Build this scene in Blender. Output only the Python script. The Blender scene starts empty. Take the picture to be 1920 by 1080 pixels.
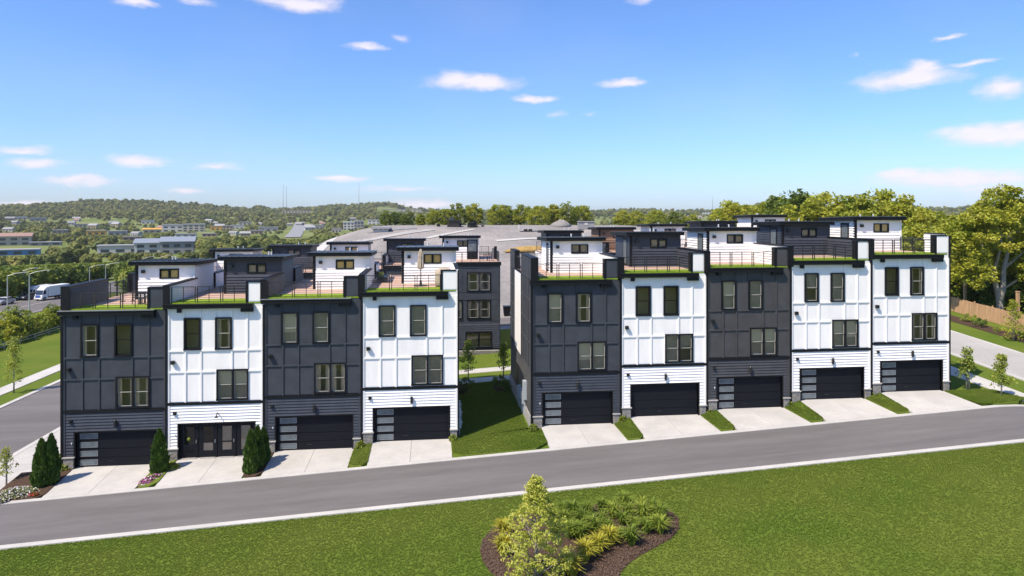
import bpy, math, random
import numpy as np
from mathutils import Vector, Matrix
R = math.radians
rnd = random.Random(7)
S = bpy.context.scene
COL = S.collection

# ------------------------------------------------------------------ camera
F, HY, TH, CX, D, H = 1280.0, 400.0, 0.11424, 22.926, 45.339, 16.0   # in pixels of the 1920 wide photograph
cam_d = bpy.data.cameras.new('camera'); cam = bpy.data.objects.new('camera', cam_d); COL.objects.link(cam)
cam.location = (CX, -D, H); cam.rotation_euler = (R(90), 0, -TH)
cam_d.sensor_width = 36; cam_d.lens = F/1920*36; cam_d.shift_y = -(540-HY)/1920
cam_d.clip_start = 0.5; cam_d.clip_end = 20000
S.camera = cam

# ------------------------------------------------------------------ sky, sun, exposure
SUN = Vector((-1.0, -0.69, 1.68)).normalized()          # towards the sun
EL = math.asin(SUN.z); AZ = math.atan2(SUN.x, SUN.y)
W = bpy.data.worlds.new('World'); S.world = W; W.use_nodes = True
def build_world():
    nt = W.node_tree; N = nt.nodes; L = nt.links; N.clear()
    def nd(t, **k):
        n = N.new(t)
        for a, b in k.items(): setattr(n, a, b)
        return n
    def ma(op, a, b=None, c=None, clamp=False):
        n = nd('ShaderNodeMath', operation=op); n.use_clamp = clamp
        for i, v in enumerate((a, b, c)):
            if v is None: continue
            if isinstance(v, (int, float)): n.inputs[i].default_value = v
            else: L.new(v, n.inputs[i])
        return n.outputs[0]
    sky = nd('ShaderNodeTexSky', sky_type='NISHITA'); sky.sun_disc = False
    sky.sun_elevation = EL; sky.sun_rotation = AZ % (2*math.pi); sky.altitude = 0
    sky.air_density = 1.0; sky.dust_density = 0.6; sky.ozone_density = 9.5
    tc = nd('ShaderNodeTexCoord'); sep = nd('ShaderNodeSeparateXYZ'); L.new(tc.outputs['Generated'], sep.inputs[0])
    az = ma('ARCTAN2', sep.outputs[0], sep.outputs[1]); el = ma('ARCSINE', sep.outputs[2])
    # clouds live at fixed compass bearings and elevations
    comb = nd('ShaderNodeCombineXYZ'); L.new(az, comb.inputs[0]); L.new(el, comb.inputs[1])
    def noise(scale, sx, det, rough=0.55):
        m = nd('ShaderNodeVectorMath', operation='MULTIPLY'); L.new(comb.outputs[0], m.inputs[0]); m.inputs[1].default_value = (sx, 1, 1)
        n = nd('ShaderNodeTexNoise'); n.inputs['Scale'].default_value = scale; n.inputs['Detail'].default_value = det
        n.inputs['Roughness'].default_value = rough; L.new(m.outputs[0], n.inputs['Vector']); return n
    wob = noise(34, 0.45, 5)
    off = nd('ShaderNodeVectorMath', operation='SUBTRACT'); L.new(wob.outputs['Color'], off.inputs[0]); off.inputs[1].default_value = (.5, .5, .5)
    of2 = nd('ShaderNodeVectorMath', operation='MULTIPLY'); L.new(off.outputs[0], of2.inputs[0]); of2.inputs[1].default_value = (.060, .024, 0)
    pos = nd('ShaderNodeVectorMath', operation='ADD'); L.new(comb.outputs[0], pos.inputs[0]); L.new(of2.outputs[0], pos.inputs[1])
    clouds = [(890,155,98,19,1),(860,152,52,18,1),(1003,184,46,9,.9),(1165,158,50,9,.9),(1705,146,105,24,1),(1735,132,60,18,1),(1830,118,60,6,.8),(1882,168,62,23,1),
              (1850,250,105,24,1),(1905,245,60,22,1),(1800,335,190,22,1),(1700,330,60,14,1),(40,280,70,10,.8),(70,307,64,14,.9),(150,343,82,13,.9),(255,302,72,15,.9),(405,310,62,10,.75),
              (345,356,54,8,.8),(642,336,58,9,.9),(745,356,115,8,.55),(800,383,85,12,.85),(560,6,98,17,1),(262,6,42,11,.9),(690,88,44,7,.8),(745,70,16,8,.5),(1775,74,32,6,.8),
              (60,379,100,8,.8),(1110,214,24,5,.45),(1050,215,26,8,.4),(365,2,40,8,.6),(1205,2,30,6,.6),(1600,100,14,5,.3),(1850,355,160,18,.55),
              # the sky carries on to both sides and behind with clouds of the same kind
              (2350,260,120,24,1),(2700,150,150,26,1),(-400,200,130,22,1),(-900,320,150,20,.9)]
    field = None
    for (px, py, hw, hh, st) in clouds:
        a0 = math.atan((px-960)/F); a = TH + a0; e = math.atan((HY-py)/F*math.cos(a0))
        ra = hw/F*math.cos(a0)**2; re = hh/F*math.cos(a0)
        s = nd('ShaderNodeVectorMath', operation='SUBTRACT'); L.new(pos.outputs[0], s.inputs[0]); s.inputs[1].default_value = (a, e, 0)
        m = nd('ShaderNodeVectorMath', operation='MULTIPLY'); L.new(s.outputs[0], m.inputs[0]); m.inputs[1].default_value = (1/ra/1.25, 1/re/1.25, 0)
        l = nd('ShaderNodeVectorMath', operation='LENGTH'); L.new(m.outputs[0], l.inputs[0])
        d = ma('MULTIPLY', ma('SUBTRACT', 1.0, l.outputs['Value'], clamp=True), st)
        field = d if field is None else ma('MAXIMUM', field, d)
    fine = noise(75, 0.42, 9, .66)
    g = ma('ADD', field, ma('MULTIPLY', ma('SUBTRACT', fine.outputs['Fac'], 0.5), 0.75))
    mr = nd('ShaderNodeMapRange', interpolation_type='SMOOTHSTEP'); L.new(g, mr.inputs['Value'])
    mr.inputs['From Min'].default_value = 0.05; mr.inputs['From Max'].default_value = 0.80
    inside = ma('MULTIPLY', mr.outputs[0], ma('GREATER_THAN', field, 0.001))
    # thin high veil
    veil = noise(5, 0.5, 4, .5); vr = nd('ShaderNodeMapRange'); L.new(veil.outputs['Fac'], vr.inputs['Value'])
    vr.inputs['From Min'].default_value = .45; vr.inputs['From Max'].default_value = .8; vr.inputs['To Max'].default_value = .12
    cov = ma('MAXIMUM', ma('MULTIPLY', inside, .9), vr.outputs[0])
    wb = nd('ShaderNodeVectorMath', operation='MULTIPLY'); L.new(sky.outputs[0], wb.inputs[0]); wb.inputs[1].default_value = (.92, 1.0, 1.16)   # the photograph's cool white balance
    tint = nd('ShaderNodeMix', data_type='RGBA'); L.new(wb.outputs[0], tint.inputs['A']); L.new(cov, tint.inputs['Factor'])
    body = nd('ShaderNodeMix', data_type='RGBA'); body.inputs['A'].default_value = (4.75, 4.45, 5.2, 1); body.inputs['B'].default_value = (5.7, 5.3, 5.65, 1)
    L.new(ma('MULTIPLY', ma('ADD', ma('SUBTRACT', g, .25), fine.outputs['Fac']), .9, clamp=True), body.inputs['Factor']); L.new(body.outputs['Result'], tint.inputs['B'])
    bg = nd('ShaderNodeBackground'); bg.inputs['Strength'].default_value = 0.134
    out = nd('ShaderNodeOutputWorld'); L.new(tint.outputs['Result'], bg.inputs['Color']); L.new(bg.outputs[0], out.inputs['Surface'])
build_world()
W.cycles.sampling_method = 'MANUAL'; W.cycles.sample_map_resolution = 512
sun_d = bpy.data.lights.new('sun', 'SUN'); sun = bpy.data.objects.new('sun', sun_d); COL.objects.link(sun)
sun_d.energy = 5.0; sun_d.angle = R(0.53); sun_d.color = (1.0, 0.885, 0.735)
sun.rotation_euler = (-SUN).to_track_quat('-Z', 'Y').to_euler(); sun.location = (0, 0, 200)
VS = S.view_settings; VS.view_transform = 'Standard'; VS.look = 'None'; VS.gamma = 1.0; VS.use_curve_mapping = False
VS.exposure = 0.44
S.cycles.max_bounces = 6; S.cycles.diffuse_bounces = 3; S.cycles.glossy_bounces = 3; S.cycles.transparent_max_bounces = 12
S.cycles.caustics_reflective = False; S.cycles.caustics_refractive = False

# ------------------------------------------------------------------ materials
MATS = {}
def mat(name, col, rough=.7, var=.0, vscale=1.0, bump=0.0, bscale=30.0, metal=0.0, col2=None, spec=.4, stretch=None, transl=0.0, objrand=0.0, fine=0.0, fscale=60.0):
    if name in MATS: return MATS[name]
    m = bpy.data.materials.new(name); m.use_nodes = True; MATS[name] = m
    nt = m.node_tree; N = nt.nodes; L = nt.links; b = N['Principled BSDF']; out = N['Material Output']
    b.inputs['Roughness'].default_value = rough; b.inputs['Metallic'].default_value = metal; b.inputs['Specular IOR Level'].default_value = spec
    b.inputs['Base Color'].default_value = (*col, 1)
    geo = N.new('ShaderNodeNewGeometry'); vec = geo.outputs['Position']
    if stretch:
        mm = N.new('ShaderNodeVectorMath'); mm.operation = 'MULTIPLY'; L.new(vec, mm.inputs[0]); mm.inputs[1].default_value = stretch; vec = mm.outputs[0]
    cur = None
    if var > 0 or col2:
        n = N.new('ShaderNodeTexNoise'); n.inputs['Scale'].default_value = vscale; n.inputs['Detail'].default_value = 6; n.inputs['Roughness'].default_value = .62; L.new(vec, n.inputs['Vector'])
        c2 = col2 or tuple(min(1, c*(1+var)) for c in col); c1 = col if col2 else tuple(c*(1-var) for c in col)
        r = N.new('ShaderNodeMapRange'); L.new(n.outputs['Fac'], r.inputs['Value']); r.inputs['From Min'].default_value = .33; r.inputs['From Max'].default_value = .67
        mx = N.new('ShaderNodeMix'); mx.data_type = 'RGBA'; mx.inputs['A'].default_value = (*c1, 1); mx.inputs['B'].default_value = (*c2, 1); L.new(r.outputs[0], mx.inputs['Factor'])
        cur = mx.outputs['Result']
    if fine > 0:
        n = N.new('ShaderNodeTexNoise'); n.inputs['Scale'].default_value = fscale; n.inputs['Detail'].default_value = 3; L.new(vec, n.inputs['Vector'])
        r = N.new('ShaderNodeMapRange'); L.new(n.outputs['Fac'], r.inputs['Value']); r.inputs['From Min'].default_value = .3; r.inputs['From Max'].default_value = .7
        r.inputs['To Min'].default_value = 1-fine; r.inputs['To Max'].default_value = 1+fine
        mx = N.new('ShaderNodeVectorMath'); mx.operation = 'SCALE'
        if cur is None: mx.inputs[0].default_value = col
        else: L.new(cur, mx.inputs[0])
        L.new(r.outputs[0], mx.inputs['Scale']); cur = mx.outputs[0]
    if objrand > 0:
        oi = N.new('ShaderNodeObjectInfo'); hs = N.new('ShaderNodeHueSaturation')
        r = N.new('ShaderNodeMapRange'); L.new(oi.outputs['Random'], r.inputs['Value']); r.inputs['To Min'].default_value = 1-objrand; r.inputs['To Max'].default_value = 1+objrand
        r2 = N.new('ShaderNodeMapRange'); L.new(oi.outputs['Random'], r2.inputs['Value']); r2.inputs['To Min'].default_value = .5+objrand*.06; r2.inputs['To Max'].default_value = .5-objrand*.07
        L.new(r.outputs[0], hs.inputs['Value']); L.new(r2.outputs[0], hs.inputs['Hue'])
        if cur is None: hs.inputs['Color'].default_value = (*col, 1)
        else: L.new(cur, hs.inputs['Color'])
        cur = hs.outputs[0]
    if cur is not None: L.new(cur, b.inputs['Base Color'])
    if bump > 0:
        n = N.new('ShaderNodeTexNoise'); n.inputs['Scale'].default_value = bscale; n.inputs['Detail'].default_value = 4; L.new(vec, n.inputs['Vector'])
        bp = N.new('ShaderNodeBump'); bp.inputs['Strength'].default_value = bump; bp.inputs['Distance'].default_value = .03; L.new(n.outputs['Fac'], bp.inputs['Height']); L.new(bp.outputs[0], b.inputs['Normal'])
    if transl > 0:
        t = N.new('ShaderNodeBsdfTranslucent'); mixs = N.new('ShaderNodeMixShader'); mixs.inputs[0].default_value = transl
        if cur is not None: L.new(cur, t.inputs['Color'])
        else: t.inputs['Color'].default_value = (*col, 1)
        L.new(b.outputs[0], mixs.inputs[1]); L.new(t.outputs[0], mixs.inputs[2]); L.new(mixs.outputs[0], out.inputs['Surface'])
    return m
def glass_mat(name, tint, refl):
    m = bpy.data.materials.new(name); m.use_nodes = True; MATS[name] = m; nt = m.node_tree; N = nt.nodes; L = nt.links; N.clear()
    out = N.new('ShaderNodeOutputMaterial'); tr = N.new('ShaderNodeBsdfTransparent'); tr.inputs[0].default_value = (*tint, 1)
    gl = N.new('ShaderNodeBsdfGlossy'); gl.inputs['Roughness'].default_value = .02; gl.inputs['Color'].default_value = (.95, .97, 1, 1)
    lw = N.new('ShaderNodeLayerWeight'); lw.inputs[0].default_value = .12
    geo = N.new('ShaderNodeNewGeometry'); n = N.new('ShaderNodeTexNoise'); n.inputs['Scale'].default_value = 1.6; L.new(geo.outputs['Position'], n.inputs['Vector'])
    bp = N.new('ShaderNodeBump'); bp.inputs['Strength'].default_value = .25; bp.inputs['Distance'].default_value = .03; L.new(n.outputs['Fac'], bp.inputs['Height']); L.new(bp.outputs[0], gl.inputs['Normal'])
    ad = N.new('ShaderNodeMath'); ad.operation = 'ADD'; ad.use_clamp = True; L.new(lw.outputs[0], ad.inputs[0]); ad.inputs[1].default_value = refl
    mx = N.new('ShaderNodeMixShader'); L.new(ad.outputs[0], mx.inputs[0]); L.new(tr.outputs[0], mx.inputs[1]); L.new(gl.outputs[0], mx.inputs[2]); L.new(mx.outputs[0], out.inputs['Surface'])
    return m
M = dict(
 white=mat('white_paint', (.87,.85,.81), .55, .05, 1.3, .08, 25, stretch=(1.6,1.6,.35)), dark=mat('charcoal_paint', (.052,.057,.068), .5, .16, 1.2, .1, 25, spec=.25),
 grey=mat('dark_grey_paint', (.064,.064,.066), .5, .16, 1.2, .1, 25, spec=.25),
 black=mat('black_trim', (.007,.0075,.009), .5, spec=.25), blackmetal=mat('black_metal', (.015,.016,.018), .35, spec=.5),
 door=mat('garage_door_paint', (.010,.0115,.015), .5, .15, 1.5, .06, 12, stretch=(.3,1,6), spec=.1), roof=mat('metal_roof', (.09,.095,.105), .38, .15, 1.2, metal=.5),
 stone=mat('stone_veneer', (.30,.275,.24), .85, col2=(.17,.16,.15), vscale=5, bump=.5, bscale=18), cap=mat('stone_cap', (.38,.36,.33), .8, .15, 3),
 mortar=mat('mortar', (.26,.25,.23), .9), concrete=mat('concrete', (.44,.425,.395), .85, .10, .55, .15, 40, fine=.05, fscale=9), concrete2=mat('concrete_walk', (.46,.445,.41), .85, .10, .4, .15, 40, fine=.05, fscale=7),
 asphalt=mat('asphalt', (.134,.124,.120), .9, .16, .8, .25, 50, fine=.06, fscale=10, stretch=(.10,1,1)), gravelroad=mat('pale_road', (.36,.345,.32), .9, .12, .2, fine=.06, fscale=6),
 lawn=mat('lawn', (.084,.130,.018), .9, col2=(.126,.156,.026), vscale=.16, bump=.2, bscale=30, spec=.03, fine=.06, fscale=14),
 field=mat('far_field', (.10,.15,.03), .95, col2=(.20,.21,.08), vscale=.012, spec=.05), blade=mat('grass_blade', (.122,.194,.024), .7, col2=(.188,.234,.042), vscale=.16, spec=.08, transl=.3, objrand=.10),
 gravel=mat('gravel', (.33,.30,.275), .95, col2=(.20,.19,.18), vscale=.05, bump=.4, bscale=3, spec=.1, fine=.16, fscale=1.3), straw=mat('dry_straw', (.34,.22,.07), .95, .25, 1.2),
 mulch=mat('mulch', (.050,.032,.023), .95, col2=(.10,.065,.045), vscale=14, bump=1, bscale=30, spec=.05, fine=.3, fscale=22),
 deck=mat('deck_board', (.52,.355,.27), .65, .18, 1.6, .1, 15, stretch=(.2,6,1)), turf=mat('deck_turf', (.21,.30,.025), .9, .22, 5, .6, 60, spec=.1),
 bark=mat('bark', (.12,.095,.07), .9, .25, 4, .5, 20), barkpale=mat('pale_bark', (.28,.25,.21), .9, .2, 4, .4, 20),
 leaf=mat('leaf_green', (.135,.195,.02), .55, col2=(.24,.27,.035), vscale=.35, spec=.3, transl=.42, objrand=.16),
 leafgold=mat('leaf_gold', (.235,.295,.025), .55, col2=(.43,.42,.05), vscale=.3, spec=.3, transl=.42, objrand=.12),
 leafdark=mat('leaf_dark', (.10,.16,.022), .55, col2=(.17,.215,.03), vscale=.5, spec=.3, transl=.35, objrand=.2),
 leaflime=mat('leaf_lime', (.42,.46,.06), .5, col2=(.60,.58,.13), vscale=1.6, spec=.3, transl=.4),
 leafyoung=mat('leaf_young', (.22,.29,.035), .5, col2=(.36,.39,.06), vscale=1.5, spec=.3, transl=.4, objrand=.15),
 arbor=mat('arborvitae', (.045,.10,.016), .6, col2=(.085,.15,.02), vscale=3, spec=.2, transl=.2, objrand=.15),
 leaffar=mat('leaf_far', (.095,.13,.035), .7, col2=(.18,.185,.05), vscale=.02, spec=.1, transl=.2, objrand=.45),
 tuftgold=mat('tuft_gold', (.52,.44,.05), .5, col2=(.36,.38,.05), vscale=3, transl=.35, spec=.2), tuftgreen=mat('tuft_green', (.17,.24,.03), .5, col2=(.28,.34,.05), vscale=2.5, transl=.35, spec=.2, objrand=.2),
 flower=mat('flower_magenta', (.45,.02,.28), .6, col2=(.62,.12,.42), vscale=9, transl=.2), flowerw=mat('flower_white', (.75,.68,.72), .6, transl=.2), flowerc=mat('flower_cream', (.55,.5,.33), .7, .2, 6, transl=.2),
 fence=mat('cedar', (.44,.27,.14), .75, .22, 1.1, .2, 20, stretch=(4,4,.5)), metalgrey=mat('galvanised', (.32,.33,.34), .45, .1, 3, metal=.6), meter=mat('meter_grey', (.40,.44,.46), .5),
 beige=mat('umbrella_fabric', (.40,.33,.25), .85, .1, 6), blind=mat('blind', (.70,.62,.48), .8), sash=mat('sash_paint', (.42,.40,.35), .6), curtain=mat('curtain', (.62,.49,.38), .85, .2, 3, stretch=(8,1,.2)), sheer=mat('grey_shade', (.38,.33,.28), .85, .15, 2),
 room=mat('room_wall', (.50,.41,.30), .9), floor=mat('room_floor', (.22,.15,.09), .6), foundation=mat('foundation', (.34,.33,.31), .9, .1, 2), pipe=mat('pvc_white', (.7,.7,.7), .5),
 truckwhite=mat('truck_white', (.78,.78,.78), .35), tyre=mat('tyre', (.02,.02,.02), .9), cardark=mat('car_dark', (.05,.06,.08), .3), carsilver=mat('car_silver', (.45,.47,.5), .3, metal=.4), carglass=mat('car_glass', (.02,.025,.03), .08, spec=.8), truckblue=mat('truck_blue', (.05,.12,.4), .4),
 lamp=mat('lamp_pole', (.45,.46,.45), .5, metal=.3), bwhite=mat('far_white', (.46,.45,.43), .8, .05, .1), bcream=mat('far_cream', (.38,.34,.28), .8, .05, .1), bgrey=mat('far_grey', (.24,.24,.24), .8, .1, .1), bblue=mat('far_blue', (.05,.20,.42), .7), borange=mat('far_orange', (.60,.30,.05), .8), btan=mat('far_tan', (.34,.27,.17), .8), bbrick=mat('far_brick', (.30,.19,.15), .85), broof=mat('far_roof', (.30,.30,.30), .7, .1, .08), broofblue=mat('far_roof_blue', (.22,.25,.29), .6), bwin=mat('far_window', (.03,.04,.05), .2, spec=.7),
 window_glow=mat('window_glow_paint', (.80,.60,.26), .9), red=mat('red_petal', (.5,.03,.03), .6), yellow=mat('machine_yellow', (.55,.33,.03), .5), woodwall=mat('wood_cladding', (.26,.15,.09), .7, .2, 1, stretch=(.3,.3,6)))
M['glass'] = glass_mat('window_glass', (.96,.93,.88), .035)
M['glassdoor'] = mat('frosted_pane', (.13,.155,.165), .3, .25, 3, spec=.4)

# ------------------------------------------------------------------ mesh helpers
def link(o, parent=None):
    COL.objects.link(o)
    if parent is not None: o.parent = parent
    return o
def mesh(name, v, f, m, smooth=False):
    me = bpy.data.meshes.new(name); me.from_pydata(v, [], f); me.materials.append(m)
    if smooth: me.polygons.foreach_set('use_smooth', [True]*len(me.polygons))
    me.update(); return me
def quads_np(name, V, m):                          # V: (n,4,3) loose quads
    n = len(V); me = bpy.data.meshes.new(name)
    me.vertices.add(n*4); me.vertices.foreach_set('co', V.reshape(-1).astype(np.float32))
    me.loops.add(n*4); me.loops.foreach_set('vertex_index', np.arange(n*4, dtype=np.int32))
    me.polygons.add(n); me.polygons.foreach_set('loop_start', np.arange(0, n*4, 4, dtype=np.int32)); me.polygons.foreach_set('loop_total', np.full(n, 4, np.int32))
    me.materials.append(m); me.update(calc_edges=True); return me
def obj(name, me, parent=None, loc=(0,0,0), rz=0.0):
    o = bpy.data.objects.new(name, me); o.location = loc; o.rotation_euler = (0, 0, rz); return link(o, parent)
def tag(o, label, cat, group=None):
    o['label'] = label; o['category'] = cat
    if group: o['group'] = group
    return o
def thing(name, label, cat, loc=(0,0,0), rz=0.0, group=None):
    return tag(obj(name, None, None, loc, rz), label, cat, group)
def struct(name, me, **k):
    o = obj(name, me, **k); o['kind'] = 'structure'; return o
class MB:
    def __init__(s): s.v = []; s.f = []
    def box(s, x0, x1, y0, y1, z0, z1):
        i = len(s.v); s.v += [(x0,y0,z0),(x1,y0,z0),(x1,y1,z0),(x0,y1,z0),(x0,y0,z1),(x1,y0,z1),(x1,y1,z1),(x0,y1,z1)]
        s.f += [(i,i+3,i+2,i+1),(i+4,i+5,i+6,i+7),(i,i+1,i+5,i+4),(i+1,i+2,i+6,i+5),(i+2,i+3,i+7,i+6),(i+3,i,i+4,i+7)]; return s
    def hexa(s, b, t):                                # bottom and top rings
        i = len(s.v); n = len(b); s.v += list(b)+list(t)
        s.f += [tuple(range(i+n-1, i-1, -1)), tuple(range(i+n, i+2*n))]
        for k in range(n): s.f.append((i+k, i+(k+1)%n, i+n+(k+1)%n, i+n+k))
        return s
    def tube(s, pts, rads, n=6):
        i0 = len(s.v); P = [Vector(p) for p in pts]
        for k, p in enumerate(P):
            d = (P[min(k+1, len(P)-1)]-P[max(k-1, 0)]).normalized()
            a = d.orthogonal().normalized() if abs(d.z) < .95 else Vector((1,0,0)); a = (a-d*a.dot(d)).normalized(); b = d.cross(a)
            for j in range(n):
                t = 2*math.pi*j/n; s.v.append(tuple(p+(a*math.cos(t)+b*math.sin(t))*rads[k]))
        for k in range(len(P)-1):
            for j in range(n):
                a = i0+k*n+j; b = i0+k*n+(j+1)%n; s.f.append((a, b, b+n, a+n))
        s.f.append(tuple(range(i0+n-1, i0-1, -1))); e = i0+(len(P)-1)*n; s.f.append(tuple(range(e, e+n))); return s
    def lathe(s, prof, n=12, c=(0,0,0)):
        i0 = len(s.v)
        for r, z in prof:
            for j in range(n):
                t = 2*math.pi*j/n; s.v.append((c[0]+r*math.cos(t), c[1]+r*math.sin(t), c[2]+z))
        for k in range(len(prof)-1):
            for j in range(n):
                a = i0+k*n+j; b = i0+k*n+(j+1)%n; s.f.append((a, b, b+n, a+n))
        s.f.append(tuple(range(i0+n-1, i0-1, -1))); e = i0+(len(prof)-1)*n; s.f.append(tuple(range(e, e+n))); return s
    def build(s, name, m, parent=None, loc=(0,0,0), rz=0.0, smooth=False):
        return obj(name, mesh(name, s.v, s.f, m, smooth), parent, loc, rz)
_cubes = {}
def box(name, parent, x0, x1, y0, y1, z0, z1, m):     # one shared unit cube per material, scaled
    if m.name not in _cubes:
        b = MB().box(-.5,.5,-.5,.5,-.5,.5); _cubes[m.name] = mesh('block_'+m.name, b.v, b.f, m)
    o = bpy.data.objects.new(name, _cubes[m.name]); o.location = ((x0+x1)/2,(y0+y1)/2,(z0+z1)/2); o.scale = (x1-x0, y1-y0, z1-z0); return link(o, parent)
_laps = {}
def lap(name, parent, x0, x1, yf, z0, z1, m, axis='x', sgn=1):   # a lap siding board: its lower edge stands proud
    key = (m.name, axis, sgn)
    if key not in _laps:
        prof = [(0,0),(-1,0),(-.25,1),(0,1)]
        if axis == 'x': v = [(-.5,p[0],p[1]) for p in prof]+[(.5,p[0],p[1]) for p in prof]
        else: v = [(p[0]*sgn,-.5*sgn,p[1]) for p in prof]+[(p[0]*sgn,.5*sgn,p[1]) for p in prof]
        f = [(0,1,2,3),(7,6,5,4)]+[(k,k+4,(k+1)%4+4,(k+1)%4) for k in range(4)]
        if axis == 'y': f = [tuple(reversed(q)) for q in f]
        f = [tuple(reversed(q)) for q in f]
        _laps[key] = mesh('lap_'+m.name, v, f, m)
    o = bpy.data.objects.new(name, _laps[key])
    if axis == 'x': o.location = ((x0+x1)/2, yf, z0); o.scale = (x1-x0, .07, (z1-z0)*.93)
    else: o.location = (yf, (x0+x1)/2, z0); o.scale = (.07, x1-x0, (z1-z0)*.93)
    return link(o, parent)

# ------------------------------------------------------------------ terrain
def sm(a, b, t):
    t = min(1, max(0, (t-a)/(b-a))); return t*t*(3-2*t)
def lerp(a, b, t): return a+(b-a)*t
def fbm(x, y, s=0.0):
    return (math.sin(x*1.0+1.3+s)*math.cos(y*1.1+.7*s)+.5*math.sin(x*2.3+y*1.7+s*2)+.25*math.sin(x*4.1-y*5.3+s))/1.75
def roadz(x): return .057*x-.36
RIDGE = [(-60,30),(-37,26),(-33,33),(-32,42),(-28,44),(-25,37),(-23,27),(-21.5,20),(-20.3,27),(-19.2,18),(-17,24),(-14,33),(-10.5,41),(-8,24),(-5,16),(0,14),(5,14),(7,14),(10,20),(14,16),(18,20),(20.6,38),(22.6,24),(26,20),(33,22),(36,40),(38.5,42),(41,30),(60,28)]
def ridge(a):
    for (a0, h0), (a1, h1) in zip(RIDGE, RIDGE[1:]):
        if a < a1: return lerp(h0, h1, sm(a0, a1, a))
    return 28
def G(x, y):
    s = .057*min(max(x, -2), 61)-.36
    s += sm(60, 66, x)*.068*min(max(y, -3.5), 75)
    if x < -30: s -= 3.0*sm(-31, -50, x) if x > -50 else 3.0
    hx = sm(-36, 12, x)*(1-.55*sm(75, 110, x)); t = min(1, max(0, (y-47)/96)); t = t*t*(3-2*t)*.35+t*.65
    near = lerp(s, max(s, 12.7), t*hx)
    dx, dy = x-CX, y+D; dist = math.hypot(dx, dy)
    if dist < 185: return near
    a = math.degrees(math.atan2(dx, dy))-math.degrees(TH)
    if dy < 0: far = -3
    else:
        rg = ridge(a); P = [(180,-4),(330,-9),(620,-12),(1150,-9),(1700,6+rg*.1),(2350,rg),(3200,rg*.2),(5200,0),(9000,-20)]
        far = P[-1][1]
        for (d0, h0), (d1, h1) in zip(P, P[1:]):
            if dist < d1: far = lerp(h0, h1, sm(d0, d1, dist)); break
        far += 3.5*fbm(x*.006, y*.006)*sm(500, 1500, dist)
    return lerp(near, far, sm(188, 400, dist))
def at(px, py, z):                                   # the point at height z seen at a pixel
    t = (px-960)/F; dep = (H-z)*F/(py-HY); lat = t*dep
    return Vector((CX+lat*math.cos(TH)+dep*math.sin(TH), -D+dep*math.cos(TH)-lat*math.sin(TH), z))
def ground_at(px, py):                               # where a pixel's ray meets the ground
    t = (px-960)/F; prev = 5.0
    def P(d):
        lat = t*d; return (CX+lat*math.cos(TH)+d*math.sin(TH), -D+d*math.cos(TH)-lat*math.sin(TH), H-(py-HY)/F*d)
    d = 18.0
    while d < 3500:
        q = P(d)
        if q[2] < G(q[0], q[1]): break
        prev = d; d *= 1.012
    for _ in range(24):
        m = (prev+d)/2; q = P(m)
        if q[2] < G(q[0], q[1]): d = m
        else: prev = m
    q = P(d); return Vector((q[0], q[1], G(q[0], q[1]))), d
def polar(px, dist):                                 # ground point on a bearing at a distance
    t = math.atan((px-960)/F)+TH; x = CX+dist*math.sin(t); y = -D+dist*math.cos(t); return Vector((x, y, G(x, y)))
def axis_lines(lo, hi, step, far_lo, far_hi, grow=1.14):
    a = [lo+i*step for i in range(int(round((hi-lo)/step))+1)]
    s, v = step, hi
    while v < far_hi: s *= grow; v += s; a.append(v)
    s, v = step, lo
    while v > far_lo: s *= grow; v -= s; a.insert(0, v)
    return a
def build_ground():
    xs = axis_lines(-70, 110, 1.5, -2900, 2900, 1.10); ys = axis_lines(-20, 160, 1.5, -700, 3000, 1.075)
    v = [(x, y, G(x, y)) for y in ys for x in xs]; nx = len(xs); f = []; mi = []
    for j in range(len(ys)-1):
        for i in range(nx-1):
            f.append((j*nx+i, j*nx+i+1, (j+1)*nx+i+1, (j+1)*nx+i)); cx, cy = (xs[i]+xs[i+1])/2, (ys[j]+ys[j+1])/2
            dist = math.hypot(cx-CX, cy+D)
            mi.append(2 if dist > 230 else 1 if (cy > 40.5 and cx > lerp(-4.8, -32, sm(60, 140, cy))+(5*fbm(cx*.1, cy*.1) if cy > 60 else 0) and cx < 92+5*fbm(cx*.1, cy*.13) and dist < 222) else 0)
    me = mesh('ground', v, f, M['lawn'], True); me.materials.append(M['gravel']); me.materials.append(M['field']); me.polygons.foreach_set('material_index', mi)
    return struct('ground', me)
build_ground()
def drape(pts_l, pts_r, dz, thick=.0):               # strip between two lines laid on the ground
    v = []; f = []
    for a, b in zip(pts_l, pts_r): v += [(a[0], a[1], G(*a)+dz), (b[0], b[1], G(*b)+dz)]
    for k in range(len(pts_l)-1): f.append((2*k, 2*k+1, 2*k+3, 2*k+2))
    if thick:
        n = len(v); v += [(x, y, z-thick) for x, y, z in v]
        for k in range(len(pts_l)-1):
            for s in (0, 1):
                a, b = 2*k+s, 2*k+2+s; f.append((a, b, b+n, a+n) if s else (b, a, a+n, b+n))
        f.append((1, 0, n, n+1)); e = 2*(len(pts_l)-1); f.append((e, e+1, e+1+n, e+n))
    return v, f
def strip(name, x0, x1, y0, y1, dz, m, thick=.0, step=1.5, along=None, kind=True):
    if along == 'x': n = max(2, int((x1-x0)/step)+1); xs = np.linspace(x0, x1, n); L_, R_ = [(x, y1) for x in xs], [(x, y0) for x in xs]
    else: n = max(2, int((y1-y0)/step)+1); ys = np.linspace(y0, y1, n); L_, R_ = [(x0, y) for y in ys], [(x1, y) for y in ys]
    v, f = drape(L_, R_, dz, thick); me = mesh(name, v, f, m)
    return struct(name, me)
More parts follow.
